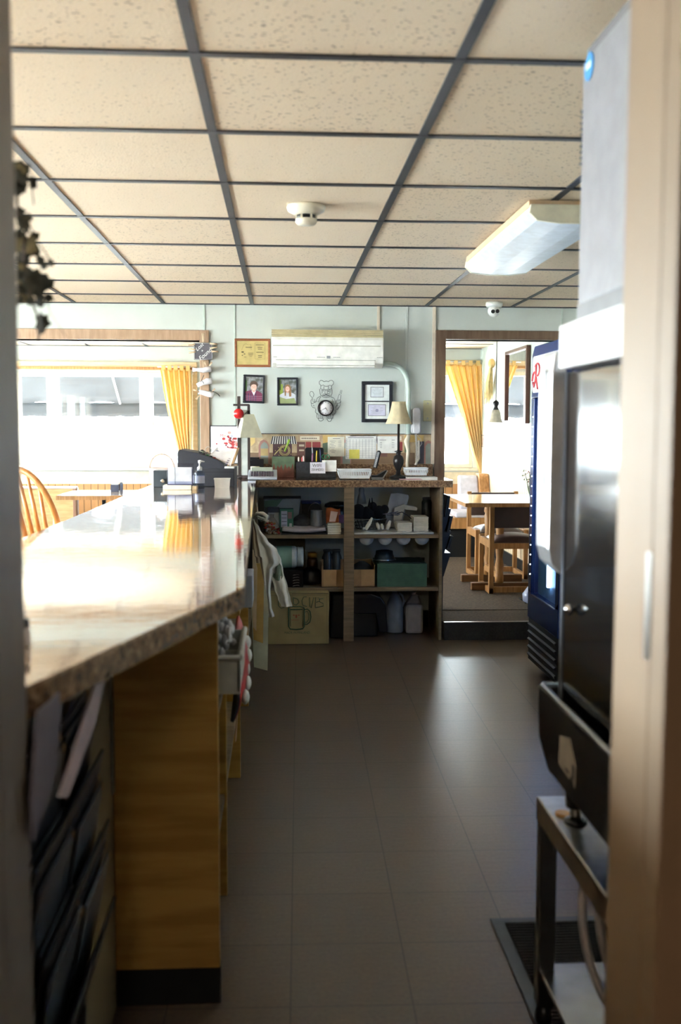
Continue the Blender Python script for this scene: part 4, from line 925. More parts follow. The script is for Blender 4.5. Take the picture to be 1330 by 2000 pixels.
# pamphlets on a wooden tray
ty=5.68
tt=thing('card_tray',(at(350,950,Y=ty).x,ty+.05,ZC),'pale wooden tray holding the white pamphlets on the bar','tray')
N(M('pale_wood_tray',(238,222,196),.5)).box(at(318,950,Y=ty).x,at(374,950,Y=ty).x,ty,ty+.11,ZC,ZC+.026).build('tray_block',tt,.003)
N(M('tray_side',(206,176,136),.5)).box(at(374,950,Y=ty).x,at(384,950,Y=ty).x,ty+.004,ty+.11,ZC,ZC+.02).build('tray_end',tt,.003)
ac_=glassmat('acrylic',(236,238,246))
hx0,hx1=at(327,930,Y=ty+.03).x,at(377,930,Y=ty+.03).x; hz0=ZC+.026; hz1=at(350,912.5,Y=ty+.03).z
ah=thing('pamphlet_holder',((hx0+hx1)/2,ty+.06,hz0),'clear acrylic holder standing on the wooden tray','holder')
N(ac_).box(hx0,hx1,ty+.02,ty+.023,hz0,hz0+.02).box(hx0,hx1,ty+.087,ty+.09,hz0,hz1+.02).box(hx0,hx0+.003,ty+.023,ty+.087,hz0,hz1).box(hx1-.003,hx1,ty+.023,ty+.087,hz0,hz1).build('holder_shell',ah)
b=N(M('navy_edge',(60,60,96),.4)).box(hx0,hx1,ty+.018,ty+.02,hz0,hz0+.006).box(hx1-.006,hx1-.003,ty+.018,ty+.02,hz0,hz1-.01); b.build('edge_line',ah)
xm=hx0+(hx1-hx0)*.30
for k,(u,v,nm) in enumerate(((hx0+.004,xm-.002,'left stack'),(xm+.002,hx1-.008,'right stack'))):
    b=N(M('pamphlet_white',(246,246,250),.6,translucent=.5))
    for j in range(8): b.box(u,v,ty+.026+j*.0072,ty+.0315+j*.0072,hz0+.003,hz1-.004+.003*random.random())
    tag(b.build('pamphlet_stack'),'white pamphlets in the acrylic holder, the %s'%('narrow left stack' if k==0 else 'wide right stack'),'pamphlets')
# black box with knob and hoop basket
by=5.93; a=at(299,919,Y=by); c=at(326,952,Y=by)
kb_=thing('napkin_dispenser',((a.x+c.x)/2,by+.06,ZC),'dark box with a round silver knob on the bar','dispenser')
N(M('slate_box',(62,70,76),.4)).box(a.x,c.x,by,by+.12,ZC,a.z).build('case',kb_,.003)
q=at(318,939,Y=by); N(chrome).lathe([(.004,0),(.012,-.006),(.013,-.012),(.008,-.018)],(q.x,by,q.z),16,'Y').build('knob',kb_)
hy=6.2; q=at(316,914,Y=hy)
hb=thing('hoop_basket',(q.x,hy,ZC),'pale basket with a round hoop handle behind the dark box','basket')
rxx=at(340,914,Y=hy).x-q.x; hz_=at(316,887,Y=hy).z-q.z
N(M('bleached_willow',(206,180,160),.6)).tube([(q.x+rxx*math.cos(PI*k/18),hy,q.z+hz_*math.sin(PI*k/18)) for k in range(19)],.006,8).build('handle',hb)
b=N(M('bleached_wicker',(222,190,180),.7,bump=.6,bscale=90)).lathe([(rxx*.8,0),(rxx*1.0,.05),(rxx*1.05,q.z-ZC)],(q.x,hy,ZC),24,sy=.8); b.build('bowl',hb)
# ------------------------------------------------------------------ shirt and apron on the bar corner
def clothsheet(rows,Y0,m,name,label,cat,amp=.018,fr=3.0,parent=None,ph=0):
    b=N(m)
    def fn(u,v):
        k=v*(len(rows)-1); i0=min(int(k),len(rows)-2); f_=k-i0; f2=f_*f_*(3-2*f_)
        y=rows[i0][0]*(1-f_)+rows[i0+1][0]*f_; xl=rows[i0][1]*(1-f2)+rows[i0+1][1]*f2; xr=rows[i0][2]*(1-f2)+rows[i0+1][2]*f2
        p=at(xl+(xr-xl)*u,y,Y=Y0); p.y+=amp*math.sin(u*fr*2*PI+ph+v*1.2)*min(1,v*2+.1)+.25*amp*math.sin(u*17+v*9); return p
    b.grid(fn,40,40); return b
linen=M('white_linen',(226,222,214),.85,noise=.05,nscale=10,bump=.3,bscale=250)
beige=M('beige_cloth',(178,160,140),.85,noise=.06,nscale=10,bump=.3,bscale=250)
st=thing('hanging_shirt',at(494,1015,Y=5.42),'white cloth shirt with a green stain hanging from the counter corner','shirt')
clothsheet([(1014,491,497),(1035,489,508),(1055,489,522),(1075,490,541),(1100,498,546),(1112,506,534),(1150,516,528),(1185,520,530),(1205,520,536)],5.43,linen,'','','',.014,2.2).build('shirt_body',st,solid=.002)
clothsheet([(1073,528,541),(1095,527,549),(1115,526,553),(1150,536,562),(1170,543,567),(1185,549,571)],5.47,linen,'','','',.01,1.2).build('sleeve',st,solid=.002)
b=clothsheet([(1098,536,546),(1108,532,550),(1125,532,552),(1134,538,550)],5.458,M('green_stain',(132,146,126),.9,noise=.2,nscale=30),'','','',.01,1.2); b.build('stain',st)
b=N(linen).tube([at(495,1012,Y=5.42),at(502,1003,Y=5.4),at(513,1003,Y=5.4),at(521,1009,Y=5.4),at(520,1015,Y=5.4),at(511,1013,Y=5.4),at(502,1008,Y=5.4)],[.004,.01,.012,.012,.011,.008,.005],8); b.build('collar_loop',st)
ap=thing('hanging_apron',at(492,1016,Y=5.38),'beige cloth apron hanging in front of the white shirt','apron')
clothsheet([(1016,490,495),(1045,486,502),(1085,484,508),(1090,492,512),(1130,493,516),(1160,499,516),(1205,506,516),(1213,506,523)],5.39,beige,'','','',.012,2.5,ph=1).build('apron_cloth',ap,solid=.002)
p=at(493,1013,Y=5.42)
tag(N(steel).tube([(-.125,5.41,ZC-.05),(-.115,5.40,p.z+.0),(-.10,5.39,p.z-.012),(-.09,5.385,p.z+.004)],.004,8).build('coat_hook'),'metal hook under the counter edge holding the cloths','hook')
# ------------------------------------------------------------------ shelf contents: upper shelf
Z1=.7155; Z2=.3585
def sx(px,Y=6.8): return at(px,1000,Y=Y).x
def sz(py,Y=6.8): return at(600,py,Y=Y).z
def shelfbox(name,px0,px1,pyt,z0,Y,d,m,label,cat,bevel=.003,rz=0):
    return tag(N(m).box(at(px0,1000,Y=Y).x,at(px1,1000,Y=Y).x,Y,Y+d,z0,at((px0+px1)/2,pyt,Y=Y).z,rz=rz).build(name,bevel=bevel),label,cat)
pb=thing('storage_bin',(.1,7.0,Z1),'large translucent grey plastic bin at the back of the upper shelf','bin')
YB=6.98
N(M('milky_plastic',(160,170,178),.35,translucent=.2)).prism([(sx(518,YB),Z1),(sx(582,YB),Z1),(sx(587,YB),sz(973,YB)),(sx(515,YB),sz(975,YB))],.17,'Y',YB).build('bin_body',pb,.006)
N(flat((44,46,52))).box(sx(514,YB),sx(588,YB),YB-.004,YB+.172,sz(974,YB),sz(972,YB)).build('rim',pb)
b=N(flat((90,120,100))).prism([(sx(517,YB),sz(991,YB)),(sx(517,YB),sz(978,YB)),(sx(552,YB),sz(975,YB)),(sx(540,YB),sz(990,YB))],.002,'Y',YB-.003); b.build('label',pb)
c1=thing('carton',(sx(533),6.9,Z1),'white and navy carton with a printed panel, leftmost on the upper shelf','carton')
N(flat((178,182,186))).box(sx(523,6.88),sx(545,6.88),6.88,6.95,Z1,sz(991,6.88)).build('carton_body',c1,.002)
b=N(flat((60,66,84))).box(sx(522.8,6.88),sx(545.2,6.88),6.878,6.88,sz(1001,6.88),sz(991,6.88)).mat(flat((110,120,130))).box(sx(533,6.88),sx(534,6.88),6.878,6.88,sz(1011,6.88),sz(1006,6.88)); b.build('navy_band',c1)
c2_=thing('carton',(sx(560),6.86,Z1),'green and white carton with lines of print beside the notebooks','carton')
N(flat((60,116,92))).box(sx(546,6.85),sx(573,6.85),6.85,6.93,Z1,sz(994,6.85)).build('carton_body',c2_,.002)
b=N(flat((186,190,206))).box(sx(549,6.85),sx(561,6.85),6.848,6.85,sz(1030,6.85),sz(998,6.85)).mat(flat((140,110,110))).box(sx(562,6.85),sx(570,6.85),6.848,6.85,sz(1013,6.85),sz(1000,6.85)).mat(flat((190,200,196))).box(sx(565,6.85),sx(570,6.85),6.848,6.85,sz(1029,6.85),sz(1022,6.85)).mat(flat((60,62,80)))
for k in range(4): b.box(sx(550,6.85),sx(560,6.85),6.847,6.848,sz(1005+k*7,6.85),sz(1004+k*7,6.85))
b.build('print',c2_)
# bag of candy
cb_=thing('candy_bag',(sx(530,6.76),6.78,Z1),'clear bag of red and white wrapped candies on the upper shelf','bag')
rr=random.Random(5)
b=B()
for k in range(60):
    u=rr.random(); px=518+u*27; py=1044-rr.random()*(28 if u<.75 else 12)
    p=at(px,py,Y=6.75+rr.random()*.05); p.z=max(p.z,Z1+.008)
    b.mat(flat(rr.choice([(190,60,60),(206,180,160),(176,110,60),(200,190,186),(150,50,50)]))); b.ball(p,.009,.007,.007,5)
b.build('candies',cb_)
N(glassmat('clear_film',(238,232,226),rough=.15)).lathe([(.03,0),(.058,.01),(.056,.05),(.03,.09),(.012,.115),(.016,.13)],(sx(531,6.78),6.79,Z1),18,sy=.75).build('film',cb_)
# notebook pile
tag(N(blackP).box(sx(549,6.74),sx(640,6.74),6.735,6.95,Z1,Z1+.008).build('ring_binder',bevel=.002),'thin black binder lying under the loose papers','binder')
b=N(M('greyish_paper',(196,186,188),.8)).grid(lambda u,v:Vector((sx(551,6.745)+(sx(636,6.745)-sx(551,6.745))*u,6.745+.19*v,Z1+.030-.012*math.sin(u*PI)*(1-v)+.004)),20,6)
tag(b.build('paper_stack',solid=.022),'stack of loose white papers sagging on the black binder','papers')
shelfbox('card_box',590,626,984,Z1,7.02,.1,flat((52,46,44)),'dark printed box with a blue top behind the metal bucket','box')
tag(N(flat((40,70,140))).box(sx(589,7.0),sx(627,7.0),7.0,7.13,sz(984,7.0),sz(980,7.0)).build('blue_folder'),'blue folder lying on the dark printed box','folder')
q=sx(597,6.9)
tag(N(M('dark_grey_cloth',(62,62,64),.9,noise=.3,nscale=30,bump=1,bscale=60)).lathe([(.05,0),(.06,.03),(.058,.07),(.035,.10),(.01,.12)],(sx(590,6.92),6.95,Z1),16,sx=1.3).build('cloth_bundle'),'dark crumpled cloth bundle left of the metal bucket','cloth')
bk=thing('metal_bucket',(sx(619,6.87),6.9,Z1),'small ribbed metal bucket with a wire handle on the upper shelf','bucket')
galv=M('galvanized_steel',(190,194,204),.35,metal=.8)
r1=(sx(633,6.9)-sx(605,6.9))/2
N(galv).lathe([(r1*1.0,0),(r1*.98,.02),(r1*.96,.022),(r1*.9,.06),(r1*.91,.062),(r1*.85,sz(997,6.9)-Z1),(r1*.88,sz(996,6.9)-Z1)],(sx(619,6.87),6.9,Z1+.0),28).build('pail',bk)
N(steel).tube([(sx(619,6.87)+r1*.95*math.cos(PI*k/14)-.01,6.9-.03*math.sin(PI*k/14),sz(1000,6.9)+.065*math.sin(PI*k/14)) for k in range(15)],.002,6).build('handle',bk)
sn=thing('snack_bag',(sx(650,6.84),6.86,Z1),'orange and purple snack bag under a dark lid on the upper shelf','bag')
b=N(M('orange_foil',(196,104,60),.3,noise=.2,nscale=16)).grid(lambda u,v:Vector((sx(637,6.84)+(sx(664,6.84)-sx(637,6.84))*u,6.84-.02*math.sin(PI*u)*math.sin(PI*v),sz(1023,6.84)+(sz(993,6.84)-sz(1023,6.84))*v+.006*math.sin(u*6))),12,8); b.build('bag_front',sn,solid=.012)
b=N(flat((222,200,200))).prism([(sx(643,6.81),sz(1019,6.81)),(sx(655,6.81),sz(1019,6.81)),(sx(660,6.81),sz(1000,6.81)),(sx(646,6.81),sz(998,6.81))],.002,'Y',6.811).mat(flat((90,60,110))).box(sx(662,6.81),sx(672,6.81),6.81,6.83,sz(1022,6.81),sz(1006,6.81)); b.build('bag_print',sn)
tag(N(M('black_glossy_lid',(30,34,34),.25)).lathe([(.085,0),(.08,.02),(.05,.034),(.01,.038)],(sx(658,6.95),6.97,sz(990,6.95)),24).lathe([(.06,-.10),(.062,0)],(sx(662,6.95),6.97,sz(990,6.95)),20).build('lidded_pot'),'black lidded pot behind the orange snack bag','pot')
# napkin stacks
def stack(px0,px1,n,z0,Y,d,h,label,name='napkin_stack',m=None,cat='napkins',g=None):
    b=N(m or M('napkin_white',(228,224,212),.9))
    for k in range(n):
        j=random.uniform(-.002,.002); b.box(sx(px0,Y)+j,sx(px1,Y)+j,Y+j,Y+d,z0+k*h,z0+k*h+h*.86)
    return tag(b.build(name,bevel=.001),label,cat,g)
stack(640,666,5,Z1,6.75,.16,.0145,'stack of white napkins beside the centre post on the left side')
tray=tag(N(M('white_tray',(206,208,204),.4)).box(sx(692,6.72),sx(848,6.72),6.72,7.0,Z1,Z1+.014).build('serving_tray',bevel=.005),'flat white tray holding the napkins on the upper shelf right side','tray')
ZT=Z1+.0155
for (u,v,n,h,d,lb_) in ((777,805,6,.0098,.17,'shorter white napkin stack on the tray'),(808,837,10,.0098,.17,'taller white napkin stack on the tray, at its right')):
    b=N(M('napkin_white',(228,224,212),.9))
    for k in range(n): j=random.uniform(-.0015,.0015); b.box(sx(u,6.76)+j,sx(v,6.76)+j,6.76+j,6.76+d,ZT+k*h,ZT+k*h+h*.9)
    tag(b.build('napkin_stack',bevel=.001),lb_,'napkins','napkin stacks on the white tray')
# rolled napkins standing
nk=M('napkin_white',(228,224,212),.9)
for lab,segs in (('leftmost folded napkin fan standing on the tray',[(714,1036,727,1011),(711,1036,709,1030)]),('middle folded napkin fan standing on the tray',[(741,1036,736,1021),(747,1036,745,1023)]),('rightmost folded napkin fan standing on the tray',[(756,1036,762,1017)])):
    b=N(nk)
    for x0_,y0_,x1_,y1_ in segs:
        p,q=at(x0_,y0_,Y=6.80),at(x1_,y1_,Y=6.80); p.z=ZT+.01; b.tube([p,p+(q-p)*.5,q],[.012,.014,.007],8)
    tag(b.build('folded_napkin'),lab,'napkin','folded napkins on the white tray')
# mesh basket with a black bag
q=sx(722,6.9)
mb=thing('mesh_basket',(q,6.93,ZT),'black wire basket behind the folded napkins','basket')
b=N(blackM)
for k in range(4): b.tube([(q+(.085+.012*k)*math.cos(a*PI/12),6.93+(.05+.006*k)*math.sin(a*PI/12),ZT+.004+k*.022) for a in range(24)],.0022,5,True)
for a in range(24): b.tube([(q+.085*math.cos(a*PI/12),6.93+.05*math.sin(a*PI/12),ZT+.002),(q+.121*math.cos(a*PI/12),6.93+.068*math.sin(a*PI/12),ZT+.07)],.0012,4)
b.build('wire_bowl',mb)
b=N(steel).tube([(q+.121*math.cos(a*PI/12),6.93+.068*math.sin(a*PI/12),ZT+.072) for a in range(24)],.003,6,True); b.build('rim',mb)
b=N(M('black_cloth',(14,15,20),.9,bump=1,bscale=40))
for (px,py,r_,rz2) in ((700,1000,.05,.055),(718,1003,.055,.05),(740,1000,.05,.045),(751,995,.03,.032),(728,990,.03,.035)): 
    p=at(px,py,Y=6.93); b.ball(p,r_,.05,rz2,10)
b.tube([at(721,990,Y=6.9),at(722,973,Y=6.9)],[.012,.002],6).tube([at(727,990,Y=6.9),at(726.5,972,Y=6.9)],[.008,.003],6)
tag(b.build('black_cloth_heap'),'heap of black cloths piled in the wire basket','cloth')
b=N(M('milky_film',(170,178,190),.4,translucent=.3)); b.lathe([(.035,0),(.028,.04),(.018,.075),(.02,.10),(.012,.115)],(sx(707,6.95),6.99,sz(985,6.95)),12); tag(b.build('plastic_bag'),'clear plastic bag peeking above the black cloths','bag')
# cutting boards
b=N(M('white_cutting_board',(202,204,206),.5)); Yc=7.05
b.prism([(sx(x,Yc),sz(y,Yc)) for x,y in ((754,1030),(753,1005),(758,982),(763,964),(776,962),(797,967),(799,972),(793,992),(788,1012),(784,1030))],.012,'Y',Yc); tag(b.build('cutting_board',bevel=.004),'large white cutting board leaning at the back of the upper shelf','cutting board')
b=N(M('cream_board',(214,208,196),.5)); Yc=7.02
b.prism([(sx(x,Yc),sz(y,Yc)) for x,y in ((786,985),(812,990),(816,993),(814,998),(788,995))],.01,'Y',Yc); b.prism([(sx(x,Yc),sz(y,Yc)) for x,y in ((770,992),(790,984),(790,996),(780,1030),(768,1030))],.01,'Y',Yc); tag(b.build('cutting_board',bevel=.003),'small cream board whose handle sticks out right of the large board','cutting board')
gj=thing('glass_jar',(sx(835,6.95),6.98,Z1),'tall dark glass jar in the right corner of the upper shelf','jar')
N(glassmat('smoked_glass',(150,156,160))).lathe([(.034,0),(.036,.01),(.036,.19),(.028,.21)],(sx(838,6.95),7.07,Z1),20).build('jar_body',gj); N(flat((60,60,62))).lathe([(.03,.21),(.03,.225)],(sx(838,6.95),7.07,Z1),20).build('lid',gj)
b=N(M('tangled_utensils',(130,130,150),.3,metal=.7))
rr=random.Random(11)
for k in range(9): 
    p=at(748+k*2.5,1004+rr.uniform(-2,3),Y=6.88); b.tube([p,p+Vector((.05+rr.uniform(-.01,.01),.0,rr.uniform(-.006,.01)))],.003,5)
tag(b.build('utensil_bundle'),'bundle of metal utensils lying over the wire basket','utensils')
b=N(blackP).tube([at(775,1003,Y=6.86),at(785,1000,Y=6.86),at(795,1006,Y=6.86),at(803,1013,Y=6.86)],.003,6); tag(b.build('cable'),'black cable draped over the short napkin stack','cable')
# four white discs under the shelf
for k,px in enumerate((716,752,788,824)):
    q=at(px,1047,Y=6.76); 
    tag(N(M('white_cup_plastic',(196,200,200),.5)).lathe([(.02,0),(.0475,.002),(.0475,.012),(.03,.014)],(q.x,6.755,.6885-.0),28,'Y').build('round_cover'),'white round lid hanging under the shelf, %s of four'%('leftmost','second from the left','second from the right','rightmost')[k],'lid','round lids under the shelf')
# ------------------------------------------------------------------ lower shelf
jr=thing('plastic_jar',(sx(568,6.8),6.85,Z2),'big white plastic jar with a green label lying on its side','jar')
zc_=sz(1089,6.82); ry=(sz(1067,6.82)-sz(1110,6.82))/2
jx0,jx1,jx2=sx(535,6.82),sx(580,6.82),sx(592,6.82)
N(M('jar_white',(206,216,216),.35)).lathe([(ry*.9,jx0),(ry,jx0+.01),(ry,jx1-.015),(ry*.88,jx1)],(0,6.86,zc_),28,'X').build('jar_body',jr)
N(M('jar_white',(206,216,216),.35)).lathe([(ry*.9,jx1),(ry*.93,jx1+.006),(ry*.9,jx1+.02),(ry*.92,jx2),(ry*.7,jx2+.004)],(0,6.86,zc_),28,'X').build('lid',jr)
N(flat((150,190,172))).lathe([(ry*1.004,jx0+.02),(ry*1.004,sx(570,6.82))],(0,6.86,zc_),28,'X',cap=False).build('label',jr)
zs=zc_-ry
b=N(M('black_wire_stack',(20,20,24),.3,metal=.5))
tag(b.box(sx(545,6.8),sx(592,6.8),6.76,6.96,Z2,zs-.004).build('black_tray_stack',bevel=.004),'black stack of trays under the white jar','trays')
b=N(steel)
for k in range(5): b.tube([(sx(578,6.75)+.022*math.cos(a*PI/5),6.752,Z2+.012+k*.018+.003*math.sin(a)) for a in range(8)],.0012,4)
tag(b.build('coil_wire'),'thin steel wires looped at the front of the black tray stack','wire')
shelfbox('storage_crate',536,596,1054,Z2,7.06,.08,M('dull_carton',(110,96,66),.8),'tan cardboard case behind the white jar','box')
bt=thing('brown_bottle',(sx(610,6.98),7.0,Z2),'brown bottle with a yellow cap on the lower shelf','bottle')
N(M('brown_glass',(80,50,26),.2)).lathe([(.034,0),(.036,.02),(.036,.10),(.03,.12)],(sx(610,6.98),7.0,Z2+.05),20).build('bottle_body',bt); N(M('amber_cap',(170,120,50),.4)).lathe([(.033,.12),(.034,.15),(.025,.156)],(sx(610,6.98),7.0,Z2+.05),20).build('cap',bt)
bt.location.z=Z2
N(M('brown_glass',(80,50,26),.2)).lathe([(.034,0),(.034,.05)],(sx(610,6.98),7.0,Z2),20).build('foot',bt)
for px,lb_ in ((640,'dark glass jar at the back of the lower shelf, left of the post'),(657,'dark glass jar hidden beside the post on the lower shelf')):
    g_=thing('glass_jar',(sx(px,7.0),7.02,Z2),lb_,'jar'); N(M('dim_glass',(70,78,80),.2)).lathe([(.034,0),(.038,.03),(.038,.17),(.026,.2),(.028,.21)],(sx(px,7.0),7.02,Z2),18).build('jar_body',g_); N(flat((96,96,94))).lathe([(.03,.21),(.03,.222)],(sx(px,7.0),7.02,Z2),18).build('lid',g_)
tag(N(M('black_bag_plastic',(14,14,18),.35,bump=1,bscale=30)).lathe([(.07,0),(.09,.03),(.08,.08),(.03,.115)],(sx(608,6.9),6.92,Z2),16,sx=1,sy=.9).build('black_bag'),'crumpled black plastic bag beside the cardboard tray','bag')
cdx=thing('cardboard_tray',(sx(682,6.78),6.85,Z2),'open cardboard box passing behind the centre post','box')
x0,x1,z1=sx(628.5,6.76),sx(733,6.76),sz(1101,6.76)
zmid=sz(1113,6.76)
N(cardb).box(x0,x1,6.76,6.764,Z2,zmid).box(x0,x0+.004,6.764,7.0,Z2,zmid+.03).box(x1-.004,x1,6.764,7.0,Z2,zmid+.03).box(x0,x1,6.996,7.0,Z2,zmid+.04).box(x0,x1,6.76,7.0,Z2,Z2+.004).build('box_walls',cdx)
tag_t=M('glossy_tape',(196,160,116),.15)
N(tag_t).box(sx(632,6.76),sx(657,6.76),6.758,6.76,Z2+.004,zmid).build('tape',cdx); N(tag_t).box(sx(706,6.76),sx(732,6.76),6.758,6.76,Z2+.004,zmid).build('tape',cdx)
# green placemats
gm=M('green_paper',(76,112,92),.8,noise=.1); b=N(gm)
for k in range(34):
    j=random.uniform(-.0015,.0015); h=(sz(1102,6.76)-Z2)/34; b.box(sx(737.5,6.76)+j,sx(835,6.76)+j,6.76,7.08,Z2+k*h,Z2+k*h+h*.93)
tag(b.build('placemat_stack'),'thick stack of green placemats on the lower shelf','placemats')
zg=sz(1102,6.76)+.001
tag(N(flat((28,46,38))).box(sx(742,6.8),sx(830,6.8),6.80,7.06,zg,zg+.004).build('green_folder'),'dark green folder lying on the placemats','folder')
zg+=.005
sb=thing('steel_bowl',(sx(745,6.93),6.95,zg),'upturned steel bowl on the green placemats','bowl'); sb.location=(sx(752,6.9),6.93,zg)
N(M('dull_steel',(130,146,156),.3,metal=.9)).lathe([(.078,0),(.08,.004),(.07,.012),(.066,.03),(.062,.034),(.058,.062),(.03,.068),(.001,.069)],(sx(752,6.9),6.93,zg),32).build('bowl_body',sb)
N(chrome).lathe([(.0795,.0),(.083,.002),(.0795,.005)],(sx(752,6.9),6.93,zg),32,cap=False).build('rim',sb)
tag(N(M('dark_rag',(50,54,56),.9,bump=1,bscale=40)).lathe([(.05,0),(.07,.02),(.06,.05),(.02,.075)],(sx(708,6.9),6.93,Z2+.075),14).lathe([(.03,0),(.05,.08)],(sx(708,6.9),6.93,Z2+.005),12).build('grey_rag'),'grey rag heaped in the cardboard tray','cloth')
for px,lb_ in ((800,'dark stemmed glass at the back of the lower shelf, nearer the bowl'),(822,'dark stemmed glass in the right corner of the lower shelf')):
    tag(N(M('dim_glass2',(74,66,60),.15)).lathe([(.03,0),(.008,.006),(.006,.05),(.03,.09),(.034,.15)],(sx(px,7.1),7.125,Z2),16).build('wine_glass'),lb_,'glass')
# ------------------------------------------------------------------ floor under shelf
cx0,cx1,cz1=at(522.5,1200,Y=6.62).x,at(642.5,1200,Y=6.62).x,at(590,1158.5,Y=6.62).z
cc=thing('cup_carton',((cx0+cx1)/2,6.8,0),'tan carton with a drawn mug and the word CUPS on the floor','box')
olive=M('olive_cardboard',(170,152,104),.8,noise=.08,nscale=6)
N(olive).box(cx0,cx1,6.63,6.98,.001,cz1).build('carton_body',cc,.002)
N(flat((120,108,76))).box(cx0+.004,cx1-.01,6.628,6.63,cz1-.016,cz1-.014).box(cx0+.16,cx1-.004,6.627,6.63,cz1-.008,cz1-.002).box(cx1-.014,cx1-.012,6.628,6.63,.01,cz1-.02).build('flap_lines',cc)
gi=flat((56,92,66))
def cq(x,y): return at(510+x/9.5,1150+y/9.5,Y=6.626)   # from the close-up of the carton
def gline(b,pts,r=.0022,closed=False): b.tube([cq(*p) for p in pts],r,5,closed)
b=N(gi)
gline(b,[(595,160),(600,280),(655,300),(705,250),(680,190),(590,165)]); gline(b,[(845,150),(790,150),(755,220),(770,300),(850,330)])
gline(b,[(900,160),(905,330),(930,355),(955,250),(975,160)]); gline(b,[(1005,350),(1010,160),(1075,170),(1085,230),(1020,250)]); gline(b,[(1155,180),(1090,190),(1080,240),(1150,270),(1155,320),(1010,350)])
gline(b,[(320,190),(320,310),(370,360),(430,345)])
gline(b,[(460,170),(440,250),(470,330),(530,320),(540,230),(520,170),(470,160)])
b.build('lettering',cc)
b=N(gi); gline(b,[(505,350),(560,330),(720,328),(800,350),(760,380),(560,385)],.003,True); gline(b,[(510,355),(512,700),(540,745),(650,755),(770,740),(800,700),(800,360)],.004)
gline(b,[(540,380),(545,700)],.0016); gline(b,[(770,380),(772,700)],.0016)
gline(b,[(800,390),(860,375),(910,420),(925,520),(905,620),(850,660),(795,650)],.003); gline(b,[(815,430),(860,415),(885,470),(885,560),(850,620),(800,620)],.0022)
b.build('mug_drawing',cc)
text('MADE IN FINLAND','lettering',cc,cq(668,815),.022,gi,wscale=.9)
b=N(flat((170,84,50))); 
for k in range(3): p,q=cq(590+k*46,480),cq(622+k*46,500+(k%2)*40); b.box(p.x,q.x,6.6255,6.627,q.z,p.z)
p,q=cq(555,575),cq(700,582); b.box(p.x,q.x,6.6255,6.627,q.z,p.z); b.build('red_print',cc)
# black items on the floor
tag(N(M('black_crate_plastic',(18,20,28),.4)).prism([(sx(645,6.8),.001),(sx(678,6.8),.001),(sx(676,6.8),.30),(sx(650,6.8),.30)],.25,'Y',6.8).build('waste_bin',bevel=.01),'black plastic bin between the carton and the centre post','bin')
YB=6.80
bb=thing('booster_seat',(sx(715,YB),6.9,0),'black rounded booster seat on the floor under the shelves','seat')
pts=[(sx(x,YB),sz(y,YB)) for x,y in ((684,1236),(684,1166),(690,1161),(725,1161),(745,1168),(755,1182),(759,1232),(759,1236),(742,1236),(735,1200),(690,1200),(688,1236))]
pts=[(a_,max(c_,.001)) for a_,c_ in pts]
N(M('glossy_black_plastic',(16,18,26),.28)).prism(pts,.24,'Y',YB).build('shell',bb,.012)
N(blackP).box(sx(690,YB),sx(740,YB),YB+.04,YB+.22,.001,sz(1200,YB)).build('seat_base',bb,.01)
def jug(px,pyt,label,m):
    Yj=6.93; x=sx(px,Yj); h=sz(pyt,Yj)
    t=thing('plastic_jug',(x,Yj+.07,0),label,'jug','white plastic jugs on the floor')
    N(m).lathe([(.055,0.001),(.062,.01),(.062,h*.55),(.055,h*.68),(.03,h*.85),(.02,h*.9),(.02,h*.95)],(x,Yj+.07,0),20,sx=1,sy=.95).build('jug_body',t)
    N(flat((206,206,214))).lathe([(.022,h*.93),(.022,h)],(x,Yj+.07,0),16).build('cap',t)
    N(m).tube([(x+.05,Yj+.05,h*.6),(x+.062,Yj+.045,h*.72),(x+.045,Yj+.05,h*.86),(x+.02,Yj+.06,h*.9)],.009,8).build('handle',t)
jug(775,1153,'taller bluish white plastic jug under the shelves',M('bluish_poly',(170,180,196),.4,translucent=.2))
Yj=6.93; x0,x1,h=sx(794,Yj),sx(829,Yj),sz(1160,Yj)
t=thing('plastic_jug',((x0+x1)/2,Yj+.07,0),'square grey-white plastic jug at the right end under the shelves','jug','white plastic jugs on the floor')
gp=M('greyish_poly',(176,168,168),.4,translucent=.15)
N(gp).box(x0,x1,Yj,Yj+.13,.001,h*.72).build('jug_body',t,.018); N(gp).prism([(x0+.004,h*.70),(x1-.004,h*.70),(x1-.03,h*.95),(x0+.05,h*.95)],.05,'Y',Yj+.04).build('shoulder',t,.012); N(flat((196,190,190))).lathe([(.018,h*.94),(.018,h)],(x0+.06,Yj+.065,0),14).build('cap',t)
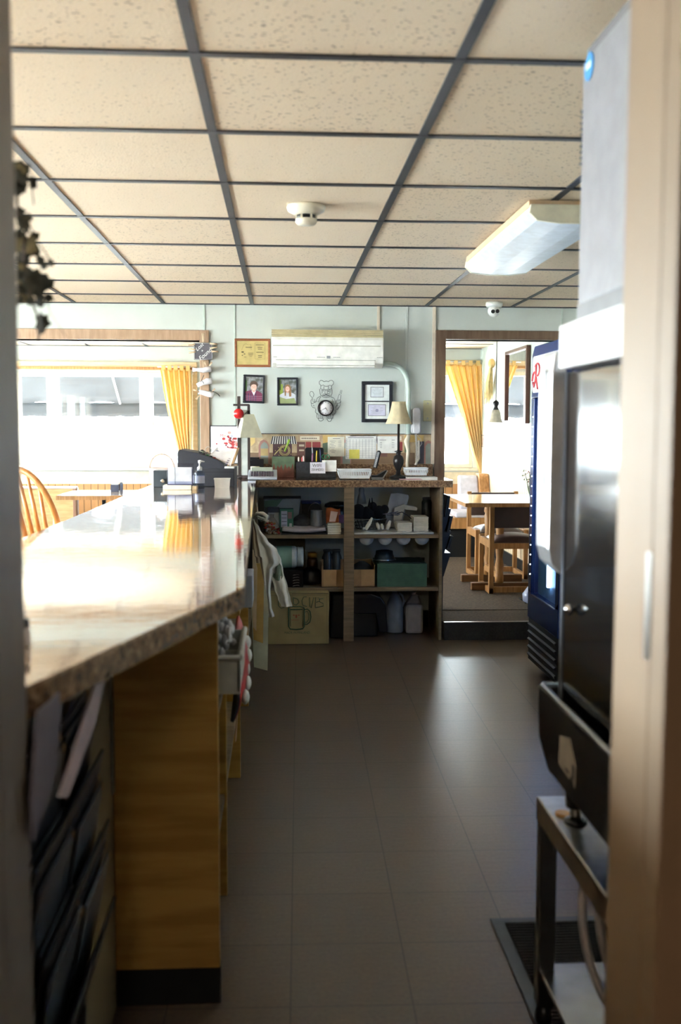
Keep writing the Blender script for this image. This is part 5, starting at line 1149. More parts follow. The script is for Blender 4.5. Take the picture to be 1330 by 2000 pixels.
# ------------------------------------------------------------------ menu racks
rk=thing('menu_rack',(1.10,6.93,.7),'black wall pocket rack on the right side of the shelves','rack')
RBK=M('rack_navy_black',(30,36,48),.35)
N(RBK).prism([(1.081,.05),(1.10,.05),(1.128,.45),(1.15,.62),(1.15,.95),(1.081,.97)],.02,'Y',7.12).build('back_plate',rk)  # tapered dark board added, its tail stands in for the folders' shade
N(RBK).box(1.081,1.087,6.72,7.13,.13,.97).build('shade_liner',rk)  # dark liner added where the rack's shade falls on the cabinet side
for k,(z0,z1) in enumerate(((.78,.90),(.63,.75),(.48,.60))):
    N(RBK).prism([(1.087,z0-.06),(1.105,z0-.06),(1.15,z1-.03),(1.15,z1-.02),(1.087,z1-.02)],.26,'Y',6.80).build('pocket',rk)
for k,(p0,p1) in enumerate(((( 872,1010),(878,968)),((876,1040),(883,1008)),((876,1072),(884,1047)))):
    for j in range(2):
        a_=at(p0[0]-j*3,p0[1],Y=6.79); c_=at(p1[0]-j*3,p1[1],Y=6.79)
        a_.x=max(a_.x,1.10)
        b=N(blackP); d=(c_-a_); n_=Vector((d.z,0,-d.x)).normalized()*.004
        b.prism([(v.x,v.z) for v in (a_-n_,a_+n_,c_+n_,c_-n_)],.23,'Y',6.775); o=b.build('menu_folder')
        tag(o,'black menu folder in the %s pocket of the rack by the doorway, %s'%(('top','middle','bottom')[k],('outer','inner')[j]),'menu','menus in the rack by the doorway')
        if j==0:
            N(M('page_grey',(170,176,190),.5)).prism([(v.x,v.z) for v in (c_+n_*1.0-d*.02,c_+n_*.2,c_-n_*.2,c_-n_-d*.02)],.225,'Y',6.777).build('pages',o)
lr=thing('menu_rack',(-.40,1.9,.5),'black pocket rack on the panel under the near end of the bar','rack')
LB=M('rack_black',(16,16,20),.4)
N(LB).box(-.404,-.398,1.40,2.02,.12,.98).build('back_plate',lr)
for k,(zb,zt_,xo) in enumerate(((.66,.80,-.345),(.50,.66,-.335),(.34,.50,-.325))):
    N(LB).prism([(-.398,zb),(-.375,zb),(xo,zt_),(xo-.006,zt_),(-.385,zb+.02),(-.398,zb+.02)],.56,'Y',1.42).build('pocket',lr,.002)
fm=M('menu_leatherette',(22,24,34),.35); fl=M('menu_grey',(62,68,78),.35)
for k,(zb,zt_,xo,ys) in enumerate(((.68,.945,-.345,(1.44,1.72)),(.52,.795,-.335,(1.45,1.73)),(.36,.655,-.325,(1.46,1.74)))):
    for yi,ya in enumerate(ys):
        for j in range(3):
            xb=-.394+.006*j; xt=xo-.030+.0075*j; ht=zt_-.018*j-(.02 if yi else 0)
            b=N(fl if (k>0 and j!=1) else fm)
            b.prism([(xb,zb+.02),(xb+.004,zb+.02),(xt+.004,ht),(xt,ht)],.235+.004*j,'Y',ya-.004*j); o=b.build('menu_folder')
            tag(o,'%s menu folder in the %s pocket under the bar, %s of the %s bundle'%(('grey' if (k>0 and j!=1) else 'black'),('top','middle','bottom')[k],('rearmost','middle','frontmost')[j],('nearer','farther')[yi]),'menu','menus in the rack under the bar')
            N(chrome).box(xt-.001,xt+.005,ya-.004*j+.225,ya-.004*j+.235,ht-.012,ht+.001).build('corner_clip',o)
def sheetx(pts,X,th,m,lb_,nm='paper_menu'):
    P=[at(x,y,X=X) for x,y in pts]; tag(N(m).prism([(p.y,p.z) for p in P],th,'X',X).build(nm),lb_,'papers')
sheetx([(186,1325),(206,1312),(184,1410),(128,1560),(112,1556),(150,1440)],-.318,.003,M('pinkish_paper',(206,184,186),.7),'pinkish paper sheet leaning diagonally in the rack under the bar')
sheetx([(70,1390),(95,1370),(118,1345),(108,1500),(62,1640),(58,1560)],-.322,.003,M('lilac_paper',(120,112,124),.7),'grey-lilac paper sheet at the near end of the rack')
# ------------------------------------------------------------------ things sticking out under the bar
ut=thing('cutlery_tray',(-.15,2.75,.66),'white plastic cutlery tray sticking out from under the bar','tray')
wt=M('offwhite_plastic',(186,186,178),.4)
b=N(wt)
ta,tb=2.62,3.0
b.box(-.36,-.105,ta,tb,.735,.741).box(-.115,-.105,ta,tb,.741,.83).box(-.36,-.105,ta,ta+.008,.741,.83).box(-.36,-.105,tb-.008,tb,.741,.83)
for k in range(1,4): b.box(-.36,-.115,ta+k*.095,ta+k*.095+.005,.741,.81)
b.build('tray_body',ut,.003); N(wt).tube([(-.105,ta,.832),(-.105,tb,.832)],.008,8).tube([(-.36,ta,.832),(-.105,ta,.832)],.007,8).build('rim',ut)
b=N(M('crumpled_white',(226,224,228),.8))
rr=random.Random(2)
for k in range(26): b.ball((-.155+rr.uniform(-.035,.02),2.70+k*.010,.81+rr.random()*.075),rr.uniform(.006,.014),rr.uniform(.01,.02),rr.uniform(.008,.02),5)
tag(b.build('paper_napkins'),'crumpled white napkins heaped in the cutlery tray','napkins')
rb=thing('snack_bag',(-.13,3.45,.5),'red and white scalloped snack bag hanging out under the bar','bag')
N(M('red_foil',(190,14,24),.35)).grid(lambda u,v:Vector((-.155+.045*math.sin(PI*v)**.6*(.5+.5*math.sin(PI*u)),3.25+.45*u,.50+.24*v-.02*(1-u))),14,12).build('bag_front',rb,solid=.01)
b=N(M('scallop_white',(226,226,222),.5))
for k in range(5): b.ball((-.116+.005*(k%2),3.32+k*.05,.54+.035*k),.014,.035,.024,8)
b.build('scallop_edge',rb)
tag(N(M('blue_grey_sack',(70,74,90),.7)).grid(lambda u,v:Vector((-.15+.02*math.sin(PI*v),3.1+.35*u,.52+.14*v+.05*u)),10,8).build('grey_sack',solid=.01),'blue-grey sack below the red snack bag','sack')
b=N(M('pale_plank',(206,170,134),.6)).prism([(-.164,.30),(-.160,.30),(-.140,.66),(-.150,.66)],.06,'Y',3.60); tag(b.build('wood_slat'),'pale wooden slat leaning below the snack bag','slat')
tag(N(M('silver_blue_box',(170,178,196),.4)).box(-.30,-.118,4.3,4.52,.662,.80).build('tissue_box',bevel=.004),'silver-blue printed carton on the shelf under the bar','box')
tag(N(blackM).box(-.17,-.140,5.12,5.138,.66,ZC-.05).build('black_upright'),'thin black upright strip below the counter edge','bracket')
for k,(y0,z0,z1,xx,col,lb_) in enumerate(((5.2,.38,.80,-.118,(214,190,160),'tan paper bags folded flat, hanging nearest the apron'),(5.27,.30,.72,-.085,(196,160,96),'golden paper bags hanging behind the tan ones'),(5.33,.14,.60,-.062,(196,196,176),'pale paper bag hanging lowest beside the carton'))):
    b=N(M('bag_paper_%d'%k,col,.8)).prism([(-.158,z1),(xx-.02,z1),(xx,z1-.10),(xx-.006,z0),(-.14,z0+.02)],.02,'Y',y0); tag(b.build('paper_bags'),lb_,'paper bags','paper bags hung by the apron')
tag(N(M('purple_plastic',(96,50,110),.4)).box(-.158,-.150,4.62,4.64,.66,.92).build('purple_folder'),'narrow purple folder edge under the bar','folder')
# ------------------------------------------------------------------ bar chair (windsor, bow back)
def windsor(loc,rz):
    t=thing('bar_chair',loc,'honey oak bow-back bar chair with spindles pulled up to the bar','chair',rz=rz)
    m=woodmat('windsor_oak',(206,146,88),(180,118,64),(8,8,1),.3)
    # local: facing +y, seat at .74, back at y=-.2
    N(m).prism([(x*.21,y*.2) for x,y in [(math.copysign(abs(math.cos(a))**.6,math.cos(a)),math.copysign(abs(math.sin(a))**.6,math.sin(a))) for a in [k*PI/14 for k in range(28)]]],.04,'Z',.70).build('seat',t,.01,local=True)
    zt=.50
    bow=[(-.2,-.15,.74)]+[(-.20+.0*k,-.17-.02*k,.80+.06*k) for k in range(4)]
    pts=[]
    for k in range(25):
        a=PI*k/24; x=-.215*math.cos(a)*(1-.12*math.cos(a)**4); h=math.sin(a)**.75; pts.append((x,-.15-.13*h,.74+zt*h))
    N(m).tube(pts,.0135,10).build('bow',t,local=True)
    for k in range(7):
        f_=(k-3)/3.6; a=math.acos(-f_*.98) ; h=math.sin(a)**.75
        N(m).tube([(f_*.15,-.15,.74),(f_*.17,-.15-.065*h,.74+zt*h*.5),(f_*.205,-.15-.13*h,.74+zt*h*.99)],[.008,.011,.006],8).build('spindle',t,local=True)
    for sx_ in (-1,1):
        for sy_ in (-1,1): N(m).tube([(sx_*.14,sy_*.12,.70),(sx_*.165,sy_*.145,.35),(sx_*.19,sy_*.17,0.001)],[.016,.022,.014],10).build('leg',t,local=True)
        N(m).tube([(sx_*.175,-.155,.22),(sx_*.175,.155,.22)],.011,8).build('stretcher',t,local=True)
    N(m).tube([(-.175,0,.22),(.175,0,.22)],.011,8).build('stretcher',t,local=True)
    return t
windsor((-.985,4.75,0),-.6)
# ------------------------------------------------------------------ dining room furniture
tab=thing('dining_table',(1.75,8.3,DZ),'wooden pedestal dining table with a glossy top beyond the doorway','table')
N(M('pale_glossy_laminate',(190,170,156),.12,coat=.5)).box(1.40,2.12,7.62,8.62,.83,.857).build('tabletop',tab,.004)
N(oak).box(1.398,1.40,7.618,8.622,.828,.857).box(1.40,2.12,7.614,7.62,.826,.855).build('edge_band',tab)
for y in (7.95,8.5): pass
for yy in (8.05,8.5):
    xx=1.76
    N(oak).lathe([(.035,DZ+.06),(.035,DZ+.12),(.028,DZ+.14),(.036,DZ+.2),(.026,DZ+.26),(.034,DZ+.32),(.03,DZ+.45),(.038,DZ+.56),(.03,DZ+.58),(.04,DZ+.60),(.034,DZ+.64),(.034,.83)],(xx,yy,0),18).build('column',tab)
    N(woodmat('dark_oak',(120,82,48),(98,64,36),(1,8,8))).box(1.53,2.05,yy-.03,yy+.03,DZ+.001,DZ+.062).build('foot',tab,.006)
N(oak).box(1.73,1.79,8.05,8.5,DZ+.1,DZ+.15).build('stretcher',tab)
def dchair(loc,rz,label,w_=.42):
    t=thing('dining_chair',loc,label,'chair','vinyl dining chairs at the wooden table',rz)
    h=w_/2
    for s_ in (-1,1):
        N(oak).box(s_*h-.018,s_*h+.018,-.02,.02,0.001,.735).build('leg',t,.002,local=True)
        N(oak).box(s_*h-.018,s_*h+.018,.38,.42,0.001,.43).build('leg',t,.002,local=True)
        N(oak).box(s_*h-.016,s_*h+.016,.02,.38,.36,.42).build('seat_rail',t,.002,local=True)
        N(oak).box(s_*h-.016,s_*h+.016,-.02,.42,0.001,.045).build('runner',t,.002,local=True)
    N(oak).box(-h,h,-.012,.012,.355,.40).build('seat_rail',t,.002,local=True); N(oak).box(-h,h,.39,.41,.355,.40).build('seat_rail',t,.002,local=True)
    N(oak).box(-h+.018,h-.018,-.012,.012,.01,.055).build('stretcher',t,.002,local=True)
    N(walnut).box(-h+.014,h-.014,-.022,.024,.52,.725).build('backrest',t,.008,local=True)
    N(walnut).grid(lambda u,v:Vector((-h+.02+(w_-.04)*u,.0+.40*v,.405+.06*(math.sin(PI*u)**.4)*(math.sin(PI*v)**.4))),14,12).box(-h+.02,h-.02,0.0,.40,.385,.406).build('seat',t,local=True)
    return t
dchair((1.865,7.87,DZ),0,'brown vinyl and oak dining chair nearest the doorway')
dchair((1.90,9.02,DZ),PI,'brown vinyl and oak dining chair on the far side of the table')
vs_=thing('flower_vase',(1.97,7.93,.857),'small glass vase with dried flowers on the dining table','vase')
N(glassmat('vase_glass',(226,234,232))).lathe([(.028,.001),(.03,.01),(.03,.11),(.026,.115)],(1.97,7.93,.857),20).build('vase_body',vs_)
b=N(flat((96,110,70))); rr=random.Random(8)
for k in range(12):
    a=rr.uniform(0,2*PI); r_=rr.uniform(.02,.07); b.tube([(1.97,7.93,.88),(1.97+r_*.4*math.cos(a),7.93+r_*.4*math.sin(a),.98),(1.97+r_*math.cos(a),7.93+r_*math.sin(a),1.04+rr.random()*.06)],.0014,4)
b.build('stems',vs_)
b=B()
for k in range(40):
    a=rr.uniform(0,2*PI); r_=rr.uniform(.0,.07); b.mat(flat(rr.choice([(150,90,80),(110,124,76),(190,170,140),(130,140,90)]))); b.ball((1.97+r_*math.cos(a),7.93+r_*math.sin(a),1.0+rr.random()*.10),.005,.005,.007,5)
b.build('blossoms',vs_)
bn=thing('booth_bench',(1.8,10.3,DZ),'oak booth bench with white vinyl back in the far right corner','bench')
wv=M('pale_vinyl',(206,204,216),.25)
N(wv).prism([(10.40,.60),(10.52,.90),(10.56,.93),(10.62,.92),(10.62,.56),(10.44,.56)],.20,'X',1.86).build('back_cushion',bn,.015)
N(wv).box(1.74,2.05,10.0,10.44,.53,.585).build('seat_cushion',bn,.015)
N(oak).box(1.45,2.05,9.99,10.5,.42,.53).build('seat_base',bn,.004)
N(oak).prism([(9.98,.42),(10.05,.62),(10.3,.66),(10.42,.80),(10.46,.92),(10.5,.945),(10.66,.945),(10.68,.92),(10.68,DZ+.001),(10.1,DZ+.001)],.10,'X',2.06).build('end_panel',bn,.006)
N(kick).box(1.5,2.06,10.12,10.6,DZ+.001,.42).build('plinth',bn)
# left benches
tanlam=woodmat('tan_laminate',(206,170,118),(190,152,100),(1,1,6))
def booth(x0,x1,y,z,label,fac):
    t=thing('booth_bench',((x0+x1)/2,y,DZ),label,'bench','booth benches seen past the bar')
    N(tanlam).box(x0,x1-.03,y,y+.03,DZ+.001,z-.02).build('back_panel',t)
    N(M('booth_end',(150,110,86),.4)).box(x1-.03,x1,y-.01,y+.06,DZ+.001,z).build('end_post',t,.004)
    N(wv).box(x0,x1,y+.03,y+.12,.6,z-.01).build('back_cushion',t,.015); N(wv).box(x0,x1,y+.06,y+.5,.5,.58).build('seat',t,.015); N(tanlam).box(x0,x1,y+.08,y+.48,DZ+.001,.5).build('seat_base',t)
    N(M('pale_cap_rail',(226,220,214),.2)).box(x0,x1+.005,y-.012,y+.04,z-.02,z).build('cap_rail',t,.004)
booth(-3.3,-1.835,9.3,.885,'tan laminate booth bench seen past the bar, nearer one',1)
booth(-3.3,-2.62,10.3,.985,'pale topped booth bench under the wide window, farther one',1)
t2=thing('dining_table',(-1.5,8.8,DZ),'booth table with a pale shiny top seen past the bar','table')
N(M('pale_glossy_laminate',(190,170,156),.12,coat=.5)).box(-1.84,-1.05,8.50,9.22,.84,.857).build('tabletop',t2,.003); N(oak).box(-1.842,-1.048,8.494,8.5,.82,.856).build('edge_band',t2)
N(blackM).box(-1.52,-1.49,8.8,8.83,DZ+.001,.84).box(-1.40,-1.37,8.8,8.83,DZ+.001,.84).build('pedestal',t2); N(blackM).box(-1.65,-1.25,8.6,9.05,DZ+.001,DZ+.03).build('foot',t2,.005)
p=at(215,956,Z=.857)
nd=thing('napkin_holder',(-1.44,9.0,.857),'dark wire napkin caddy with white napkins on the booth table','caddy')
b=N(M('blue_black_metal',(56,62,80),.4,metal=.4)).box(-1.475,-1.405,8.97,8.975,.858,.92).box(-1.475,-1.405,9.03,9.035,.858,.92).box(-1.475,-1.405,8.97,9.035,.857,.861)
b.build('rack',nd); N(paperM).box(-1.468,-1.412,8.98,9.025,.861,.94).build('napkins',nd); N(flat((90,100,120))).lathe([(.014,0),(.014,.07),(.01,.08)],(-1.385,9.0,.857),12).build('shaker',nd)
# curtains
cur=M('gold_curtain',(240,208,142),.8,noise=.06,nscale=3,translucent=.45,bump=.2,bscale=200)
def curtain(rows,Y0,label,folds,tabs,wid):
    p=at(rows[0][1],rows[0][0],Y=Y0); t=thing('curtain',(p.x,Y0,p.z),label,'curtain','gold tab-top curtains')
    b=N(cur)
    def fn(u,v):
        k=v*(len(rows)-1); i0=min(int(k),len(rows)-2); f_=k-i0
        y=rows[i0][0]*(1-f_)+rows[i0+1][0]*f_; xl=rows[i0][1]*(1-f_)+rows[i0+1][1]*f_; xr=rows[i0][2]*(1-f_)+rows[i0+1][2]*f_
        p=at(xl+(xr-xl)*u,y,Y=Y0); p.y+=wid*math.sin(u*folds*2*PI+.6*math.sin(v*2)); p.x+=.008*math.sin(u*folds*4*PI); return p
    b.grid(fn,160,24); b.build('cloth',t,solid=.002)
    z=at(rows[0][1],rows[0][0],Y=Y0).z
    for k in range(tabs):
        f_=(k+.5)/tabs; x=at(rows[0][1]+(rows[0][2]-rows[0][1])*f_,rows[0][0],Y=Y0).x
        N(cur).box(x-.02,x+.02,Y0-.016,Y0+.016,z-.012,z+.045).build('tab',t,.002)
    N(steel).tube([(at(rows[0][1]-6,700,Y=Y0).x,Y0,z+.032),(at(rows[0][2],700,Y=Y0).x,Y0,z+.032)],.008,8).build('curtain_rod',t)
curtain([(722,313,373),(760,319,374),(800,326,374),(840,336,373),(880,347,373),(940,352,374)],FY-.14,'gold curtain at the right end of the wide window',6,5,.03)
curtain([(712,868,941),(735,876,942),(770,888,942),(810,902,942),(850,913,942),(890,925,942),(925,938,942.5)],FY-.14,'gold curtain swept aside in the doorway window',6,5,.03)
# pendant
p=at(968,825,Y=9.3)
pd=thing('pendant_lamp',(p.x,9.3,p.z),'small bell shaped alabaster pendant lamp over the dining table','lamp')
pz=p.z
N(M('alabaster_glass',(222,214,194),.4,noise=.08,nscale=30,translucent=.4)).lathe([(.066,0),(.056,.012),(.047,.045),(.043,.08),(.03,.115)],(p.x,9.3,pz),28,cap=False).build('lamp_shade',pd,solid=.003)
N(dk).lathe([(.032,.112),(.022,.13),(.017,.145),(.03,.17),(.028,.185),(.01,.2),(.004,.205)],(p.x,9.3,pz),20).build('fitter',pd)
N(dk).tube([(p.x,9.3,pz+.2),(p.x,9.3,CZ-.004)],.004,6).lathe([(.05,CZ-.02-pz),(.055,CZ-.001-pz)],(p.x,9.3,pz),20).build('cord',pd)
# mirror on the right wall
mr=thing('wall_mirror',(2.16,9.25,1.46),'tall dark framed mirror on the dining room side wall','mirror')
y0,y1,z0,z1=8.80,9.66,1.462,2.14
N(M('mirror_wood',(92,58,46),.35)).box(2.13,2.168,y1-.03,y1,z0,z1).box(2.13,2.168,y0,y0+.035,z0,z1).box(2.13,2.168,y0+.035,y1-.03,z0,z0+.03).box(2.13,2.168,y0+.035,y1-.03,z1-.03,z1).build('frame',mr,.003)
N(M('mirror_silver',(235,238,240),.02,metal=1)).box(2.15,2.154,y0+.035,y1-.03,z0+.03,z1-.03).build('mirror_glass',mr)
# straw broom doll
p=at(965,712,X=2.15)
dl=thing('corn_husk_bundle',(2.14,p.y,p.z),'dried straw bundle hung on the side wall above the pendant lamp','wall decoration')
p.x=2.125
straw=M('straw',(222,196,136),.8,noise=.15,nscale=30); rr=random.Random(4)
b=N(straw)
for k in range(110):
    a=rr.uniform(-1,1); l=rr.uniform(.26,.40); dx=rr.uniform(-.03,.02)
    b.tube([(p.x+dx*.3,p.y+a*.02,p.z),(p.x+dx,p.y+a*.06+.05,p.z-l*.5),(p.x+dx,p.y+a*.13+.12,p.z-l)],[.0035,.003,.0015],4)
b.build('straw_tail',dl)
N(M('straw_knot',(206,170,110),.8,bump=1,bscale=80)).ball((p.x,p.y,p.z+.01),.035,.06,.05,10).build('head',dl)
# clutter on the carpet
b=N(blackP).tube([at(1014,1168,Z=DZ+.004),at(1020,1172,Z=DZ+.004),at(1030,1170,Z=DZ+.004),at(1036,1175,Z=DZ+.004),at(1026,1178,Z=DZ+.004)],.004,5); tag(b.build('power_cable'),'thin black cable on the carpet by the cooler','cable')
tag(N(M('clear_bag',(190,196,222),.2,translucent=.3,bump=.6,bscale=30)).lathe([(.04,0),(.08,.02),(.085,.07),(.05,.12),(.02,.15)],(at(1037,1190,Y=7.35).x+.03,7.4,DZ+.001),14).build('plastic_bag'),'clear blue-white plastic bag on the carpet beside the cooler','bag')
# ------------------------------------------------------------------ beverage cooler
CXF=1.48; cy0,cy1=5.30,5.97; cz1=1.90
co=thing('beverage_cooler',(1.8,(cy0+cy1)/2,0),'tall dark blue glass-door beverage cooler with LED strips','cooler')
navy=M('navy_enamel',(20,44,98),.25); nblk=M('navy_black_grille',(20,22,28),.7)
N(navy).box(CXF+.05,2.2,cy0,cy1,.03,cz1).build('cabinet',co,.03)
dz0,dz1=.45,1.60
b=N(navy)
b.prism([(cy0,.30),(cy1,.30),(cy1,dz0+.05),(cy1-.08,dz0),(cy0+.08,dz0),(cy0,dz0+.05)],.05,'X',CXF).prism([(cy0,dz1),(cy1,dz1),(cy1,cz1-.05),(cy1-.05,cz1),(cy0+.05,cz1),(cy0,cz1-.05)],.05,'X',CXF)
b.box(CXF,CXF+.05,cy0,cy0+.07,dz0,dz1).box(CXF,CXF+.05,cy1-.07,cy1,dz0,dz1); b.build('door_frame',co,.006)
N(glassmat('cooler_glass',(214,226,238))).box(CXF+.012,CXF+.018,cy0+.07,cy1-.07,dz0-.0,dz1).build('door_glass',co)
N(M('cooler_interior',(150,170,186),.4)).box(CXF+.043,CXF+.049,cy0+.07,cy1-.07,dz0,dz1).build('interior',co)
led=M('led_white',(210,232,255),.4,emit=3)
for yy in (cy1-.052,):
    for k in range(17): N(led).box(CXF-.003,CXF+.001,yy,yy+.006,.56+k*.058,.566+k*.058).build('led',co)
N(M('led_strip',(190,220,255),.4,emit=5)).box(CXF+.022,CXF+.036,5.60,5.63,dz0+.08,dz1-.05).build('led_strip',co)
b=N(nblk).box(CXF+.004,CXF+.05,cy0+.02,cy1-.02,.05,.30)
for k in range(5): b.box(CXF-.004,CXF+.02,cy0+.04,cy1-.03,.07+k*.045,.092+k*.045,ry=-.5)
b.build('vent_grille',co)
N(M('sign_white',(238,238,242),.3)).prism(rrect((cy0+cy1)/2,1.735,(cy1-cy0)/2-.03,.105,.03),.004,'X',CXF-.004).build('sign_panel',co)
rd=M('script_red',(206,60,66),.4)
cyc=cy1-.16
b=N(rd)
b.tube([(CXF-.006,cyc+.10-.0*k+.02*math.cos(k*.5)+(-.012*k),1.70+.05*math.sin(k*.62)) for k in range(0,9)],.006,6)
b.tube([(CXF-.006,cyc+.01+.055*math.cos(a*PI/8+.6),1.76+.035*math.sin(a*PI/8+.6)) for a in range(12)],.006,6).tube([(CXF-.006,cyc+.03,1.79),(CXF-.006,cyc+.045,1.70),(CXF-.006,cyc+.08,1.665),(CXF-.006,cyc+.10,1.69)],.007,6)
b.build('logo_script',co)
# ------------------------------------------------------------------ ice dispenser on a steel cart
ca=thing('steel_cart',(.85,1.9,0),'stainless steel work cart under the ice dispenser','cart')
X0,X1,Y1_,Y0_=.609,1.15,2.335,1.345; ZT2=.555
N(steel).box(X0,X1,Y0_,Y1_,ZT2-.012,ZT2).build('cart_top',ca,.004)
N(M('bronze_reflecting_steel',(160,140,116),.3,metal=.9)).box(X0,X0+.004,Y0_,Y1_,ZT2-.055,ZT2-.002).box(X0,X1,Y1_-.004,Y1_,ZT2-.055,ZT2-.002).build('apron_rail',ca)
for x,y in ((X0+.022,Y1_-.022),(X0+.022,Y0_+.022),(X1-.022,Y1_-.022),(X1-.022,Y0_+.022)):
    N(M('dark_steel',(96,94,94),.3,metal=.9)).box(x-.02,x+.02,y-.02,y+.02,.05,ZT2-.012).build('leg',ca,.003)
    N(blackP).lathe([(.018,.001),(.02,.02),(.015,.05)],(x,y,0),14).build('foot',ca)
N(M('lower_steel',(196,198,200),.22,metal=1)).box(X0+.008,X1-.008,Y0_+.008,Y1_-.008,.13,.142).build('lower_shelf',ca,.002)
ZL=.142
tag(N(M('white_jug_box',(206,200,196),.5)).box(.72,.95,1.6,1.72,ZL+.0,ZL+.05).build('white_carton',bevel=.003),'low white carton on the lower shelf of the cart','box')
im=thing('ice_dispenser',(.9,1.8,ZT2),'tall black and white ice dispenser standing on the steel cart','dispenser')
BX=.632; yn=1.35; yfar=2.235
gb=M('glossy_black_side',(22,22,24),.14,coat=.3)
N(gb).box(BX,1.10,yn,yfar,.70,1.552).build('side_body',im,.004)
wg=M('white_shiny_plastic',(236,236,238),.2)
N(wg).box(.600,1.10,yn,2.19,1.556,1.65).build('upper_band',im,.004)
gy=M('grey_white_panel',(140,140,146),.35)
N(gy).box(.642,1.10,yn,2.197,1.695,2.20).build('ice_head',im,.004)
N(M('dark_grey_band',(112,112,116),.4)).box(.640,1.10,yn,2.195,1.652,1.694).build('grey_band',im); N(M('dark_grey_band',(112,112,116),.4)).box(.648,1.10,yn,2.19,2.201,2.225).build('top_cover',im)
q=at(1152,130,X=.642); b=N(M('logo_blue',(60,150,220),.4)); b.prism([(q.y+.03*math.cos(a*PI/8),q.z+.028*math.sin(a*PI/8)) for a in range(16)],.002,'X',.6395)
b.build('blue_badge',im); b=N(flat((230,240,250))); b.box(.6385,.6395,q.y-.016,q.y+.016,q.z-.004,q.z+.008); b.build('badge_text',im)
b=N(blackP)
for k in range(10): b.box(.641,.66,2.197,2.203,1.99+.0*k+k*.012,1.996+k*.012)
b.build('vent_slots',im)
# front dispensing head facing the aisle end
bs=M('bright_steel',(222,222,224),.3,metal=.85)
N(bs).prism([(BX,1.10),(.607,1.125),(.598,1.16),(.598,1.55),(.606,1.60),(BX,1.60)],.11,'Y',2.236).build('front_panel',im,.006)
N(M('dark_gap',(70,70,74),.5)).box(.5975,.60,2.27,2.29,1.30,1.56).build('panel_gap',im)
q=at(1099,1181,X=BX-.01); N(chrome).lathe([(.004,0),(.010,-.006),(.013,-.012),(.009,-.02),(.002,-.023)],(BX-.001,q.y-.06,q.z),14,'X').build('knob',im)
N(M('edge_grey',(120,124,134),.3,metal=.5)).box(BX-.003,BX+.003,yfar-.014,yfar+.002,.72,1.552).build('corner_edge',im)
# drip tray, opening towards the aisle
tx,tzt=.598,.836; dark=M('black_drip_tray',(24,22,24),.32)
N(dark).prism([(2.30,tzt),(2.285,.715),(2.20,.665),(yn,.665),(yn,tzt)],.02,'X',tx).box(tx+.02,1.1,2.27,2.285,.70,tzt).box(tx+.02,1.1,yn,2.20,.665,.70).build('drip_tray',im,.004)
N(M('tray_rim_light',(150,156,166),.2,metal=.6)).tube([(1.1,2.295,tzt),(.61,2.295,tzt),(tx+.006,2.28,tzt),(tx+.006,yn,tzt)],.006,8).build('tray_rim',im)
b=N(M('sticker_paper',(170,158,144),.6)).prism([(2.10,.775),(2.11,.71),(2.03,.705),(2.015,.72),(1.99,.70),(1.985,.745),(2.03,.79)],.0015,'X',tx-.0015); b.build('sticker',im)
b=N(flat((90,90,94))).box(tx-.0025,tx-.0015,2.03,2.055,.715,.722).box(tx-.0025,tx-.0015,1.992,2.005,.715,.745); b.build('sticker_print',im)
for (x,y) in ((.655,2.17),(.655,1.45),(1.02,2.17),(1.02,1.45)):
    b=N(dark).cyl((x,y,.66),(x,y,.592),.026,.022).mat(steel).cyl((x,y,.592),(x,y,.565),.013).mat(dark).lathe([(.026,0),(.026,.006),(.014,.011)],(x,y,ZT2+.0),18); b.build('leg',im)
tag(N(M('amber_cap2',(206,150,70),.4)).lathe([(.0165,0),(.0165,.006)],(.638,2.215,ZT2),16).build('bottle_cap'),'small amber cap on the cart beside the dispenser leg','cap')
# hoses
hose=M('clear_vinyl_hose',(196,186,186),.25,translucent=.3)
def hs_(dx,label):
    P=[(.66+dx,2.06,.545),(.635+dx,2.03,.50),(.615+dx,1.97,.42),(.625+dx,1.92,.34),(.655+dx,1.86,.28),(.70+dx,1.78,.235),(.76+dx,1.70,.215)]
    P=[Vector(p) for p in P]; Q=[]
    for i in range(len(P)-1):
        for s_ in range(4):
            t_=s_/4; p0=P[max(i-1,0)];p1=P[i];p2=P[i+1];p3=P[min(i+2,len(P)-1)]
            Q.append(.5*((2*p1)+(p2-p0)*t_+(2*p0-5*p1+4*p2-p3)*t_*t_+(3*p1-p0-3*p2+p3)*t_**3))
    Q.append(P[-1]); tag(N(hose).tube(Q,.009,10).build('drain_hose'),label,'hose','clear hoses under the cart')
hs_(0,'clear hose hanging under the cart, left of the pair'); hs_(.035,'clear hose hanging under the cart, right of the pair')
# floor mat
fm_=thing('floor_mat',(1.1,2.1,0),'black ribbed floor mat with a grey border under the cart','mat')
N(M('mat_border_rubber',(72,76,86),.7)).box(.608,1.6,1.36,2.83,.0005,.006).build('border',fm_,.002)
b=N(M('ribbed_black_carpet',(34,28,26),.95,noise=.2,nscale=80)); b.box(.645,1.57,1.40,2.795,.006,.009)
for k in range(92): b.box(.645,1.57,1.402+k*.0151,1.409+k*.0151,.009,.0125)
b.build('ribs',fm_)
